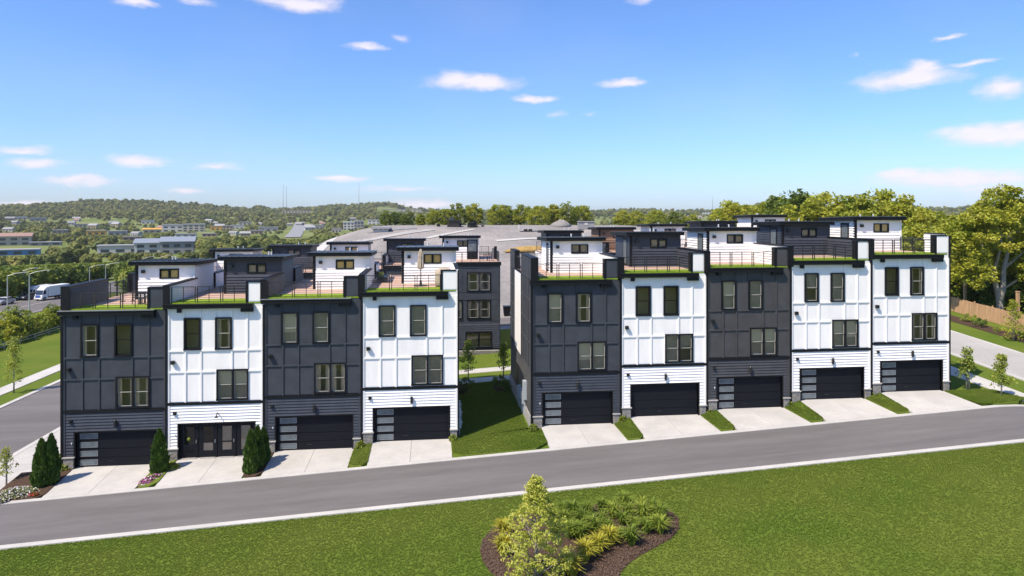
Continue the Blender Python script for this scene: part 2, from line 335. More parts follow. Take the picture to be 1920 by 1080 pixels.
# main road, kerbs
strip('road', -60, 150, -9.45, -3.9, .03, M['asphalt'], along='x')
strip('kerb_near', -60, 150, -9.84, -9.45, .075, M['concrete2'], .25, along='x')
for a, b in ((-2.3, 66.4), (75.2, 150)): strip('kerb_far', a, b, -3.9, -3.5, .06, M['concrete'], .25, along='x')
strip('kerb_far', -60, -15, -3.9, -3.5, .06, M['concrete'], .25, along='x')
# street on the left with its walk and kerbs
strip('side_street', -13.3, -5.6, -3.9, 150, .035, M['asphalt'])
strip('kerb_side', -13.75, -13.3, -3.5, 150, .09, M['concrete2'], .3); strip('kerb_side', -5.6, -5.2, -3.5, 150, .09, M['concrete2'], .3)
strip('sidewalk', -5.2, -2.4, -3.5, 150, .075, M['concrete'], .2); strip('sidewalk', -17.6, -15.9, -3.5, 150, .06, M['concrete2'], .2)
# street on the right, climbing away
strip('side_street', 67.9, 73.7, -3.9, 120, .045, M['gravelroad']); strip('kerb_side', 67.5, 67.9, -3.5, 120, .09, M['concrete'], .3); strip('kerb_side', 73.7, 74.1, -3.5, 120, .09, M['concrete'], .3)
strip('sidewalk', 63.3, 64.9, -3.5, 60, .06, M['concrete2'], .2)
# walks of the mews between the two rows, back lane
strip('sidewalk', -2.4, 63.3, 14.3, 15.9, .06, M['concrete2'], .2, along='x'); strip('sidewalk', -2.4, 63.3, 17.9, 19.5, .06, M['concrete2'], .2, along='x')
strip('back_lane', -5.2, 67.5, 42.5, 48, .05, M['asphalt'], along='x')
# highway beyond the left lawn
strip('highway', -69, -54.5, 20, 330, .06, M['asphalt'], step=4)
for x in (-68.2, -55.3, -61.9): strip('lane_line', x-.1, x+.1, 20, 330, .075, M['bwhite'], step=4)
# haul roads scraped on the gravel rise
def haul(name, pix, w, m):
    P = [ground_at(*p)[0] for p in pix]; Q = []
    for a, b in zip(P, P[1:]): Q += [a.lerp(b, k/10) for k in range(10)]
    Q.append(P[-1]); Lp, Rp = [], []
    for k, q in enumerate(Q):
        d = (Q[min(k+1, len(Q)-1)]-Q[max(k-1, 0)]); n = Vector((-d.y, d.x, 0)).normalized()*w/2; Lp.append((q.x+n.x, q.y+n.y)); Rp.append((q.x-n.x, q.y-n.y))
    v, f = drape(Lp, Rp, .12); struct(name, mesh(name, v, f, m))
haul('dirt_track', [(625,464),(700,449),(770,436),(810,431)], 3.0, M['gravelroad']); haul('dirt_track', [(800,447),(850,437),(890,430)], 1.6, M['concrete2'])
haul('dirt_track', [(930,452),(985,448),(1050,446),(1110,447)], 2.2, M['concrete2']); haul('dirt_track', [(690,437),(740,430.5),(780,428)], 2.5, M['bgrey'])

# ------------------------------------------------------------------ house parts
def shell(holes_front, Wd, dep, z0, z1, m, parent, name='wall', t=.2, side_l=True):
    b = MB(); us = sorted({0, Wd, *[h[0] for h in holes_front], *[h[1] for h in holes_front]}); zs = sorted({z0, z1, *[h[2] for h in holes_front], *[h[3] for h in holes_front]})
    for j in range(len(zs)-1):                        # front wall round its openings
        run = None
        for i in range(len(us)-1):
            c = ((us[i]+us[i+1])/2, (zs[j]+zs[j+1])/2); solid = not any(h[0] < c[0] < h[1] and h[2] < c[1] < h[3] for h in holes_front)
            if solid: run = [us[i], us[i+1]] if run is None else [run[0], us[i+1]]
            if run and (not solid or i == len(us)-2): b.box(run[0], run[1], 0, t, zs[j], zs[j+1]); run = None
    b.box(.012, t, t, dep-t, z0, z1); b.box(Wd-t, Wd-.012, t, dep-t, z0, z1); b.box(0, Wd, dep-t, dep, z0, z1)
    return b.build(name, m, parent)
def window(parent, u0, u1, z0, z1, units=1, shade='blind', y=0.0, seed=0, hang=True, trim=.10):
    r = random.Random(seed); b = MB(); yf, yb = y-.1, y+.12; e = trim
    b.box(u0, u1, yf, yb, z1-e, z1); b.box(u0-.02, u1+.02, yf-.03, yb, z0, z0+e); b.box(u0, u0+e, yf, yb, z0+e, z1-e); b.box(u1-e, u1, yf, yb, z0+e, z1-e)
    w = (u1-u0-e)/units
    for k in range(1, units): b.box(u0+k*w, u0+k*w+e*1.35, yf, yb, z0+e, z1-e)
    zm = (z0+z1)/2; fr = b.build('window', M['black'], parent)
    for k in range(units):
        a0, a1 = u0+e+k*w+(e*.35 if k else 0), u0+(k+1)*w
        if hang:
            sb = MB(); g = .042
            for (q0, q1, yy) in ((zm-.02, z1-e, y+.0), (z0+e, zm+.02, y+.035)):
                sb.box(a0, a1, yy, yy+.03, q1-g, q1); sb.box(a0, a1, yy, yy+.03, q0, q0+g); sb.box(a0, a0+g, yy, yy+.03, q0+g, q1-g); sb.box(a1-g, a1, yy, yy+.03, q0+g, q1-g)
            sb.build('sash', M['sash'] if shade != 'dark' else M['black'], fr)
        for (q0, q1, yy) in ((zm, z1-e, y+.012), (z0+e, zm, y+.047)):
            box('pane', fr, a0, a1, yy, yy+.006, q0, q1, M['glass'])
        if shade == 'blind': box('blind', fr, a0, a1, y+.085, y+.095, lerp(z0+e, z1-e, r.choice((.02, .02, .45, .55))), z1-e, M['sheer'])
        elif shade == 'curtain':
            cw = (a1-a0)*r.uniform(.22, .36); box('curtain', fr, a0, a0+cw, y+.1, y+.12, z0+e, z1-e, M['curtain']); box('curtain', fr, a1-cw*.8, a1, y+.1, y+.12, z0+e, z1-e, M['curtain'])
        elif shade == 'half': box('blind', fr, a0, a1, y+.085, y+.095, lerp(z0+e, z1-e, r.choice((.35, .5, .55))), z1-e, M['blind']); box('lower_shade', fr, a0, a1, y+.11, y+.118, z0+e, lerp(z0+e, z1-e, .5), M['sheer'])
    return fr
def stones(bm_, x0, x1, y0, y1, z0, z1, r):
    z = z0
    while z < z1-.03:
        h = min(r.uniform(.07, .13), z1-z); x = x0
        while x < x1-.03:
            w = min(r.uniform(.13, .3), x1-x); d = r.uniform(0, .03); bm_.box(x+.006, x+w-.006, y0-d, y0+.05, z+.006, z+h-.006); x += w
        for xs, sg in ((x0, -1), (x1, 1)):
            yy = y0+.05
            while yy < y1-.03:
                w = min(r.uniform(.13, .3), y1-yy); d = r.uniform(0, .03)
                bm_.box(*( (xs-d, xs+.05) if sg < 0 else (xs-.05, xs+d) ), yy+.006, yy+w-.006, z+.006, z+h-.006); yy += w
        z += h
def stone_pier(parent, x0, x1, y0, y1, z0, z1, r):
    p = MB().box(x0+.02, x1-.02, y0+.02, y1, z0, z1).build('stone_pier', M['mortar'], parent)
    b = MB(); stones(b, x0+.01, x1-.01, y0+.03, y1, z0, z1, r); o = b.build('stones', M['stone'], p); o['kind'] = 'stuff'
    MB().box(x0-.05, x1+.05, y0-.04, y1, z1, z1+.06).build('cap', M['cap'], p)
def railing(parent, x0, x1, y, z, n=3, ht=1.05, axis='x', bars=8):
    w = (x1-x0)/n
    for k in range(n):
        a, c = x0+k*w+.04, x0+(k+1)*w-.04; b = MB()
        def bx(p0, p1, h0, h1, t):
            if axis == 'x': b.box(p0, p1, y-t, y+t, z+h0, z+h1)
            else: b.box(y-t, y+t, p0, p1, z+h0, z+h1)
        for p in (a, c-.05, (a+c)/2-.02): bx(p, p+.05 if p != (a+c)/2-.02 else p+.035, 0, ht, .025)
        bx(a, c, ht-.03, ht+.012, .028)
        for i in range(bars): h = .1+i*(ht-.2)/(bars-1); bx(a+.04, c-.04, h, h+.016, .009)
        b.build('railing_panel', M['blackmetal'], parent)
def wall_light(parent, x, y, z, kind):
    if kind == 'box': MB().box(x-.11, x+.11, y-.2, y-.02, z-.1, z+.12).box(x-.06, x+.06, y-.03, y, z-.05, z+.06).box(x-.08, x+.08, y-.26, y-.2, z+.02, z+.1).build('wall_light', M['blackmetal'], parent)
    elif kind == 'small': MB().box(x-.09, x+.09, y-.1, y, z-.1, z+.1).box(x-.05, x+.05, y-.16, y-.1, z-.05, z+.05).build('wall_speaker', M['blackmetal'], parent)
    else: MB().lathe([(.075,-.22),(.085,-.2),(.085,.2),(.07,.22)], 10, (x, y-.14, z)).box(x-.04, x+.04, y-.08, y, z-.06, z+.06).build('wall_light', M['blackmetal'], parent)
def cyl_arm(parent, x, y, z):
    MB().tube([(x,y,z+.05),(x,y-.12,z+.16),(x,y-.28,z+.16),(x,y-.34,z+.05)], [.03,.03,.03,.03], 6).lathe([(.12,-.08),(.03,.06)], 10, (x, y-.34, z)).build('wall_light', M['blackmetal'], parent)

def garage(parent, g0, g1, zt, panes=True):
    d = .16
    fr = MB().box(g0-.09, g0, -.05, .19, 0, zt).box(g1, g1+.09, -.05, .19, 0, zt).box(g0-.09, g1+.09, -.06, .19, zt, zt+.09); fr.build('door_surround', M['black'], parent)
    gd = MB().box(g0, g1, d+.03, d+.07, 0, zt).build('garage_door', M['door'], parent); n = 4; h = zt/n
    for k in range(n): box('door_section', gd, g0+.01, g1-.01, d-.01, d+.03, k*h+.012, (k+1)*h-.012, M['door'])
    if panes:
        for k in range(n):
            a, b, z0, z1 = g0+.2, g0+1.25, k*h+.1, (k+1)*h-.1; m = MB(); e = .03
            m.box(a, b, d-.035, d-.008, z1-e, z1).box(a, b, d-.035, d-.008, z0, z0+e).box(a, a+e, d-.035, d-.008, z0+e, z1-e).box(b-e, b, d-.035, d-.008, z0+e, z1-e); m.build('pane_frame', M['metalgrey'], gd)
            box('door_pane', gd, a+e, b-e, d-.022, d-.012, z0+e, z1-e, M['glassdoor'])
    MB().box(g0+1.9, g0+2.2, d-.035, d-.01, .3, .34).build('handle', M['blackmetal'], gd)
def french_doors(parent, g0, g1, zt):
    d = .14; n = 4; w = (g1-g0)/n
    MB().box(g0-.09, g0, -.05, .19, 0, zt).box(g1, g1+.09, -.05, .19, 0, zt).box(g0-.09, g1+.09, -.06, .19, zt, zt+.09).build('door_surround', M['black'], parent)
    for k in range(n):
        a, b = g0+k*w+.02, g0+(k+1)*w-.02; e = .26; z0 = .04; m = MB(); y0, y1 = d-.03, d+.04
        m.box(a, a+e, y0, y1, z0, zt).box(b-e, b, y0, y1, z0, zt).box(a+e, b-e, y0, y1, zt-.22, zt).box(a+e, b-e, y0, y1, z0, z0+.4)
        if k in (1, 2): m.box(a+e, b-e, y0, y1, .95, 1.02)
        if k == 0: m.box(a+e, b-e, y0, y1, .4, .85)
        dl = m.build('door_leaf', M['door'], parent)
        box('door_pane', dl, a+e, b-e, d-.005, d+.005, z0+.4, zt-.22, M['glass'])
        if k == 0:
            MB().lathe([(.04,-.1),(.11,-.03),(.12,.05),(.04,.14)], 9, ((a+b)/2, d-.07, 1.2)).build('wreath', M['leafdark'], dl)
        else: box('door_blind', dl, a+e, b-e, d+.03, d+.04, z0+.4, zt-.22 if k > 1 else 1.0, M['sheer'])
        MB().box(b-.14, b-.1, d-.08, d-.03, .95, 1.15).build('handle', M['metalgrey'], dl)
        MB().box(a+.1, b-.1, -.02, .1, .0, .035).build('threshold', M['cap'], dl)

def penthouse(P, u0, u1, v0, v1, z, m, seed, flip=False, detail=True, side='l', lit=True):
    r = random.Random(seed); w = u1-u0; ht = 2.38
    wl = u0+w*.40; wr = u0+w*.73; wz0, wz1 = 1.42, 2.12
    b = MB(); t = .12                                     # walls with the front window opening
    b.box(u0, wl, v0, v0+t, z, z+ht); b.box(wr, u1, v0, v0+t, z, z+ht); b.box(wl, wr, v0, v0+t, z, z+wz0); b.box(wl, wr, v0, v0+t, z+wz1, z+ht)
    b.box(u0, u0+t, v0+t, v1, z, z+ht); b.box(u1-t, u1, v0+t, v1, z, z+ht); b.box(u0+t, u1-t, v1-t, v1, z, z+ht)
    p = b.build('penthouse', m, P)
    n = 7; h = 1.38/n
    for k in range(n): lap('siding_board', p, u0+.14, u1-.1, v0, z+k*h, z+(k+1)*h, m)
    for (a, c) in ((u0+.14, wl-.04), (wr+.04, u1-.1)): box('panel', p, a, c, v0-.02, v0-.002, z+1.4, z+ht-.03, m)
    for (a, c, y0, y1) in ((u0-.05, u0+.14, v0-.05, v0+.14), (u1-.1, u1+.03, v0-.05, v0+.1)): box('corner_post', p, a, c, y0, y1, z, z+ht, M['black'] if a < u0 else m)
    if not flip: box('corner_post', p, u1-.1, u1+.03, v0-.045, v0-.03, z+1.4, z+ht, M['black'])
    e = .07; f = MB(); f.box(wl, wr, v0-.05, v0+.08, z+wz1-e, z+wz1).box(wl, wr, v0-.05, v0+.08, z+wz0, z+wz0+e).box(wl, wl+e, v0-.05, v0+.08, z+wz0+e, z+wz1-e).box(wr-e, wr, v0-.05, v0+.08, z+wz0+e, z+wz1-e)
    f.box((wl+wr)/2-.06, (wl+wr)/2+.06, v0-.05, v0+.08, z+wz0+e, z+wz1-e); f.build('window_frame', M['black'], p)
    for a, c in ((wl+e, (wl+wr)/2-.06), ((wl+wr)/2+.06, wr-e)): box('pane', p, a, c, v0+.02, v0+.026, z+wz0+e, z+wz1-e, M['glass'])
    for a, c in ((wl+e, (wl+wr)/2-.06), ((wl+wr)/2+.06, wr-e)): box('blind', p, a+.03, c-.02, v0+.05, v0+.058, z+wz0+e+(.0 if lit else .04), z+wz1-e-r.choice((0, .05, .1)), M['window_glow'] if lit else M['sheer'])  # when lit, the panes' golden reflected glow is painted in as blind colour
    box('interior_wall', p, u0+t+.01, u1-t-.01, v0+1.25, v0+1.3, z+.05, z+ht-.05, M['window_glow'] if lit else M['room'])  # lit rooms have the same golden glow painted on this wall
    # roof: a black fascia box under a standing seam sheet that falls gently to the back
    o = .38; rb = MB(); a0, a1, y0, y1 = u0-o, u1+.22, v0-o, v1+.3
    rb.hexa([(a0,y0,z+ht),(a1,y0,z+ht),(a1,y1,z+ht-.1),(a0,y1,z+ht-.1)], [(a0,y0,z+ht+.25),(a1,y0,z+ht+.25),(a1,y1,z+ht+.13),(a0,y1,z+ht+.13)]); rb.build('fascia', M['black'], p)
    sb = MB(); sb.hexa([(a0-.05,y0-.05,z+ht+.254),(a1+.05,y0-.05,z+ht+.254),(a1+.05,y1+.05,z+ht+.128),(a0-.05,y1+.05,z+ht+.128)], [(a0-.05,y0-.05,z+ht+.285),(a1+.05,y0-.05,z+ht+.285),(a1+.05,y1+.05,z+ht+.16),(a0-.05,y1+.05,z+ht+.16)])
    k = a0+.1
    while k < a1: sb.hexa([(k,y0,z+ht+.28),(k+.035,y0,z+ht+.28),(k+.035,y1,z+ht+.15),(k,y1,z+ht+.15)], [(k,y0,z+ht+.32),(k+.035,y0,z+ht+.32),(k+.035,y1,z+ht+.19),(k,y1,z+ht+.19)]); k += .42
    sb.build('roof_sheet', M['roof'], p)
    for k in range(2):
        x = u0+w*r.uniform(.3, .8)+k*.3; MB().lathe([(.05,0),(.05,.3),(.07,.3),(.07,.36)], 8, (x, v0+2.2+.4*k, z+ht+.1)).build('vent_pipe', M['pipe'], p)
    wall_light(p, u0+.5, v0-.02, z+ht-.45, 'box')
    if detail:                                            # glazed door on the entrance side
        s = u0 if side == 'l' else u1; sg = -1 if side == 'l' else 1
        MB().box(min(s, s+sg*.05), max(s, s+sg*.05), v0+.75, v0+1.85, z+.02, z+2.15).build('door', M['black'], p)
        box('door_pane', p, min(s+sg*.05, s+sg*.06), max(s+sg*.05, s+sg*.06), v0+.9, v0+1.7, z+.2, z+2.0, M['glassdoor'])
        for k in range(12): lap('siding_board', p, v0+1.9, v1, s, z+k*.196, z+(k+1)*.196, m, axis='y', sgn=1 if side == 'l' else -1)
        for k in range(12): lap('siding_board', p, v0, v0+.7, s, z+k*.196, z+(k+1)*.196, m, axis='y', sgn=1 if side == 'l' else -1)
    return p

DECK = 9.86
def sided_wall(P, name, x0, x1, v0, v1, z0, z1, m, faces='lr', end=True, step=.19):
    p = MB().box(x0, x1, v0, v1, z0, z1).build(name, m, P)
    n = int((z1-z0-.02)/step)
    for k in range(n):
        if 'l' in faces: lap('siding_board', p, v0+.06, v1, x0, z0+k*step, z0+(k+1)*step, m, axis='y', sgn=1)
        if 'r' in faces: lap('siding_board', p, v0+.06, v1, x1, z0+k*step, z0+(k+1)*step, m, axis='y', sgn=-1)
    box('coping', p, x0-.05, x1+.05, v0-.06, v1, z1, z1+.07, M['black'])
    if end: box('end_trim', p, x0-.04, x1+.04, v0-.05, v0, z0, z1, M['black'])
    return p
DEPTH = 12.3; PV0, PV1 = 5.1, 9.2
def front_house(i, x0, Wd, base, m, pm, label, first=False, last=False, shades=('blind',)*3, glass_garage=True, lit=True):
    P = thing('townhouse', label, 'townhouse', (x0, 0, base), 0, 'front row of townhouses'); k = Wd/6.29; r = random.Random(100+i)
    U = lambda u: u*k
    g0, g1, gz = U(.78), U(5.66), 2.2
    wins = [(U(1.10), U(2.17), 6.9, 8.95, 1), (U(3.12), U(4.19), 6.9, 8.95, 1), (U(3.20), U(5.27), 3.66, 5.64, 2)]
    shell([(g0, g1, -1, gz)]+[w[:4] for w in wins], Wd, DEPTH, -.35, DECK-.12, m, P)
    for z in (3.45, 6.55): box('floor_slab', P, .2, Wd-.2, .2, DEPTH-.2, z-.12, z, M['floor'])
    for z0, z1 in ((3.46, 6.42), (6.56, 9.6)): box('room_wall', P, .21, Wd-.21, 1.1, 1.2, z0, z1, M['room'])
    for (w, sh, sd) in zip(wins, shades, (1, 2, 3)): window(P, *w, shade=sh, seed=i*10+sd)
    if i == 1: french_doors(P, g0, g1, gz)
    else: garage(P, g0, g1, gz, glass_garage)
    # lap siding of the ground floor
    h = (2.2+.09-.72)/8
    for a, b in ((.19, g0-.09), (g1+.09, Wd-.19)):
        for q in range(8): lap('siding_board', P, a, b, 0, .72+q*h, .72+(q+1)*h, m)
    h = (3.42-2.29)/6
    for q in range(6): lap('siding_board', P, .19, Wd-.19, 0, 2.29+q*h, 2.29+(q+1)*h, m)
    for a, b in ((.07, .19), (Wd-.19, Wd-.07)): box('corner_board', P, a, b, -.08, -.001, .72, 3.42, m)
    box('belly_band', P, .07, Wd-.07, -.09, -.001, 3.42, 3.6, M['black'])
    box('seam_trim', P, -.07, .07, -.11, -.001, -.1, DECK-.4, M['black'])
    if last: box('seam_trim', P, Wd-.07, Wd+.03, -.11, -.001, -.1, 11.2, M['black'])
    # board and batten panels of the upper floors
    c = [.07, U(1.2), U(2.2), U(3.2), U(4.2), U(5.2), Wd-.07]; rows = (3.6, 5.52, 6.86, 9.55)
    pan = [(c[0],c[1],0),(c[1],c[2],0),(c[2],c[3],0),(c[5],c[6],0),(c[0],c[1],1),(c[1],c[2],1),(c[2],c[4],1),(c[4],c[5],1),(c[5],c[6],1),(c[0],wins[0][0],2),(wins[0][1],wins[1][0],2),(wins[1][1],c[5],2),(c[5],c[6],2)]
    for a, b, q in pan: box('panel', P, a+.035, b-.035, -.022, -.001, rows[q]+.035, rows[q+1]-.035, m)
    for w in wins[:2]: box('panel', P, w[0]+.035, w[1]-.035, -.022, -.001, 8.99, 9.515, m)
    bt = .05
    for u, z0, z1 in ((c[1],3.6,6.86),(c[2],3.6,6.86),(c[3],3.6,5.52),(c[4],5.64,6.86),(c[5],5.64,9.55),(c[0]+.045,3.6,9.55),(c[6]-.045,3.6,9.55),(wins[0][0],8.95,9.55),(wins[0][1],8.95,9.55),(wins[1][0],8.95,9.55),(wins[1][1],8.95,9.55)):
        box('batten', P, u-bt, u+bt, -.078, -.0005, z0, z1, m)
    for z in rows[1:3]: 
        for a, b in (((c[0], wins[2][0]), (wins[2][1], c[6])) if z < 5.6 else ((c[0], c[6]),)): box('batten', P, a, b, -.083, -.0007, z-bt, z+bt, m)
    for w in wins[:2]:
        pass
    stone_pier(P, U(.1), g0-.06, -.16, .0, -.4, .66, r); stone_pier(P, g1+.1, U(6.2), -.16, .0, -.4, .66, r)
    wall_light(P, U(.42), -.03, 6.15, 'box'); wall_light(P, U(.52), -.03, 2.93, 'small')
    if i == 1: cyl_arm(P, U(3.3), -.03, 2.75)
    else: wall_light(P, U(3.22), -.03, 2.74, 'tube')
    MB().lathe([(.03,-.06),(.035,.06)], 8, (g0-.2, -.06, 1.55)).build('keypad', M['pipe'], P)
    # deck, ledge, railing
    lg = MB().box(-.12 if not first else -.16, U(5.6), -.34, .02, 9.55, 9.8).box(-.1, U(5.58), -.37, -.34, 9.74, 9.83).build('ledge', M['black'], P)
    for a, b in ((U(.72), U(.95)), (U(4.82), U(5.62))): box('bracket', P, a, b, -.26, -.001, 9.3, 9.55, M['black'])
    box('drip_edge', P, -.14, U(5.62), -.385, .0, 9.803, 9.83, M['metalgrey'] if m is M['dark'] and i in (0, 2) else M['black'])
    box('deck_slab', P, .02, Wd-.02, .2, DEPTH-.2, DECK-.12, DECK-.03, M['black']); box('turf', P, .02, Wd-.18, -.02, 1.9, DECK-.05, DECK+.045, M['turf'])
    b = MB(); y = 1.92
    while y < DEPTH-.25: b.box(.03, Wd-.2, y, y+.132, DECK-.03, DECK); y += .14
    o = b.build('deck_boards', M['deck'], P); o['kind'] = 'stuff'
    railing(P, .2, U(5.15), .08, DECK, 3); railing(P, .3, Wd-.3, DEPTH-.1, DECK, 3, axis='x')
    # the pier that carries the facade up beside the deck, and the party wall behind it
    p = MB().box(U(5.15), Wd-.17 if not last else Wd, 0, .42, DECK-.12, 11.15).build('pier', m, P)
    box('pier_panel', p, U(5.32), Wd-.24 if not last else Wd-.08, -.02, 0, DECK+.1, 11.05, m)
    box('coping', p, U(5.15)-.05, Wd-.17, -.05, .45, 11.15, 11.22, M['black']); box('edge_trim', p, U(5.15)-.045, U(5.15)+.1, -.035, .43, DECK, 11.15, M['black'])
    sided_wall(P, 'party_wall', Wd-.17, Wd+.17 if not last else Wd, -.05 if not last else .42, PV0 if i != 8 else 2.3, DECK, 11.26, pm, 'lr', not last)
    if i == 8: railing(P, 2.35, PV0, Wd-.1, DECK, 1, axis='y')
    sided_wall(P, 'party_wall', Wd-.17, Wd+.12 if not last else Wd, PV1, DEPTH, DECK, 11.26, pm, 'lr')
    if first:
        sided_wall(P, 'parapet', -.02, .40, -.05, PV0, DECK, 11.26, m if i else M['dark'], 'r'); sided_wall(P, 'parapet', .0, .3, PV1, DEPTH, DECK, 11.26, m, 'r', True)
        railing(P, PV0, PV1, .1, DECK, 2, axis='y')
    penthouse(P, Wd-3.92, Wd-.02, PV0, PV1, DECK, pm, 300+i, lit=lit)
    # the right flank of the penthouse, sided above the neighbour's deck
    if not last:
        for q in range(12): lap('siding_board', P, PV0+.1, PV1, Wd-.02, DECK+q*.196, DECK+(q+1)*.196, pm, axis='y', sgn=-1)
    return P
HX = [0.0, 6.18, 12.11, 18.27, 24.56, 29.46, 35.56, 41.67, 47.76, 53.82, 59.88]
BASE = [.13, .43, .68, 1.03, 1.69, 2.08, 2.40, 2.85, 3.22]
w_, d_, g_ = M['white'], M['dark'], M['grey']
spec = [(0,d_,w_,'charcoal townhouse at the left end of the front row, dining set on its deck',('curtain','dark','curtain'),True),
        (1,w_,d_,'white townhouse with black glazed doors in place of a garage door',('dark','curtain','half'),False),
        (2,d_,w_,'charcoal townhouse between two white ones left of the grass gap',('half','blind','curtain'),True),
        (3,w_,w_,'white townhouse left of the grass gap, closed beige umbrella on its deck',('blind','blind','blind'),True),
        (5,d_,w_,'charcoal townhouse right of the grass gap with its tall side wall in view',('half','curtain','half'),False),
        (6,w_,d_,'white townhouse with plain garage door without glass strips',('dark','dark','blind'),False),
        (7,g_,w_,'dark grey townhouse between two white ones in the right block',('half','blind','half'),False),
        (8,w_,d_,'white townhouse with charcoal penthouse, second from the right end',('blind','blind','half'),False),
        (9,w_,w_,'white townhouse at the right end of the front row beside young trees',('dark','curtain','curtain'),True)]
houses = []
for n, (i, m, pm, lab, sh, lit) in enumerate(spec):
    hx = i if i < 4 else i
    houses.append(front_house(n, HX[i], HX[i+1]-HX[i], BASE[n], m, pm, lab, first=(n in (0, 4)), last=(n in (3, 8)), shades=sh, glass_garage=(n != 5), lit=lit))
# the long side wall that faces the grass gap
def side_wall(P):
    for (v0, v1, z0, z1, cols, rows) in ((.1, 5.0, 3.7, 11.2, 4, (3.7, 5.5, 6.9, 8.4, 9.9, 11.2)), (9.45, 12.25, 3.7, 11.2, 2, (3.7, 5.5, 6.9, 8.4, 9.9, 11.2))):
        for a in range(cols):
            for b in range(len(rows)-1):
                w = (v1-v0)/cols; box('panel', P, -.02, .011 if rows[b] < 9.8 else -.021+.0, v0+a*w+.04, v0+(a+1)*w-.04, rows[b]+.04, rows[b+1]-.04, M['dark']) if rows[b] < 9.8 else box('panel', P, -.045, -.021, v0+a*w+.04, v0+(a+1)*w-.04, rows[b]+.04, rows[b+1]-.04, M['dark'])
        for a in range(cols+1): w = (v1-v0)/cols; box('batten', P, -.07, -.021, v0+a*w-.04, v0+a*w+.04, z0, z1, M['grey'])
        for z in rows: box('batten', P, -.072, -.0215, v0, v1, z-.04, z+.04, M['grey'])
    box('stair_panel', P, -.05, .011, 5.2, 9.25, 3.7, 9.84, M['white'])
    for a, b, z0, z1 in ((5.05, 5.2, 3.6, 9.95), (9.25, 9.4, 3.6, 9.95), (5.2, 9.25, 9.84, 9.95)): box('panel_trim', P, -.08, .011, a, b, z0, z1, M['black'])
    for k in range(15): lap('siding_board', P, .1, 12.2, .012, .72+k*.19, .72+(k+1)*.19, M['grey'], axis='y', sgn=1)
    box('foundation', P, -.12, .011, .0, 12.3, -.5, .7, M['foundation'])
    box('corner_board', P, -.06, .011, -.06, .1, .7, 9.8, M['black'])
    MB().box(-.07, .0, 7.0, 8.6, 1.0, 2.6).build('side_window', M['black'], P)
    for v, z, w, h in ((2.2, 1.2, .5, 1.3), (3.0, .7, .35, .9), (3.7, .9, .4, .7), (5.3, .5, .4, .9)):
        MB().box(-.28, -.02, v, v+w, z, z+h).box(-.2, -.12, v+w*.4, v+w*.6, z-1.0, z).build('meter_box', M['meter'], P)
side_wall(houses[4])
P = houses[3]                                          # utility meters on the flank of the white end house
for v, z in ((.7, .5), (1.3, 1.0), (1.9, .6), (2.5, 1.2), (3.2, .8)):
    MB().box(6.30, 6.52, v, v+.4, z, z+.6).lathe([(.11,0),(.11,.1)], 8, (6.5, v+.2, z+.3)).box(6.36, 6.42, v+.15, v+.22, z-.9, z).build('meter_box', M['meter'], P)

# ------------------------------------------------------------------ driveways and strips of lawn between them
def yard_z(x, t, zb): return lerp(zb, roadz(x)+.07, t)
for n in range(9):
    i = spec[n][0]; x0, Wd, b = HX[i], HX[i+1]-HX[i], BASE[n]; k = Wd/6.29; a, c = x0+.66*k, x0+5.78*k
    drv = obj('driveway', None, None, (0, 0, 0)); drv['kind'] = 'structure'
    mid = (a+c)/2
    for (p, q) in ((a, mid-.01), (mid+.01, c)):
        top = [(p,-3.5,yard_z(p,1,b)), (q,-3.5,yard_z(q,1,b)), (q,.17,b-.0), (p,.17,b-.0)]
        MB().hexa([(x,y,z-.3) for x,y,z in top], top).build('slab', M['concrete'], drv)
def yard_strip(name, xa, xb, ba, bb, m, label=None, y0=-3.5, y1=-.02, dz=.05, ch=.5, mat_edge=None):
    # a pointed strip: chamfered towards the road like the photo's
    v = []; n = 6; ring = [(xa, y1), (xa, y0+ch), (xa+min(ch, (xb-xa)*.3), y0), (xb-min(ch, (xb-xa)*.3), y0), (xb, y0+ch), (xb, y1)]
    def z(x, y):
        t = (y1-y)/(y1-y0); f = (x-xa)/(xb-xa); return lerp(lerp(ba, bb, f), roadz(x)+.07, t)+dz
    top = [(x, y, z(x, y)) for x, y in ring]; cen = ((xa+xb)/2, (y0+y1)/2, z((xa+xb)/2, (y0+y1)/2)+.015)
    vv = [cen]+top+[(x, y, zz-.35) for x, y, zz in top]; f = [(0, k+1, (k+1)%6+1) for k in range(6)]+[(k+1, k+7, (k+1)%6+7, (k+1)%6+1) for k in range(6)]
    return struct(name, mesh(name, vv, f, m)), z
strips = []
for n in range(9):
    i = spec[n][0]; Wd = HX[i+1]-HX[i]; k = Wd/6.29; c = HX[i]+5.78*k
    if n in (3, 8): continue
    i2 = spec[n+1][0]; a2 = HX[i2]+.66*(HX[i2+1]-HX[i2])/6.29; bare = n in (0, 1)
    strips.append(yard_strip('planting_bed' if bare else 'lawn_strip', c, a2, BASE[n], BASE[n+1], M['mulch'] if n == 1 else M['lawn']))
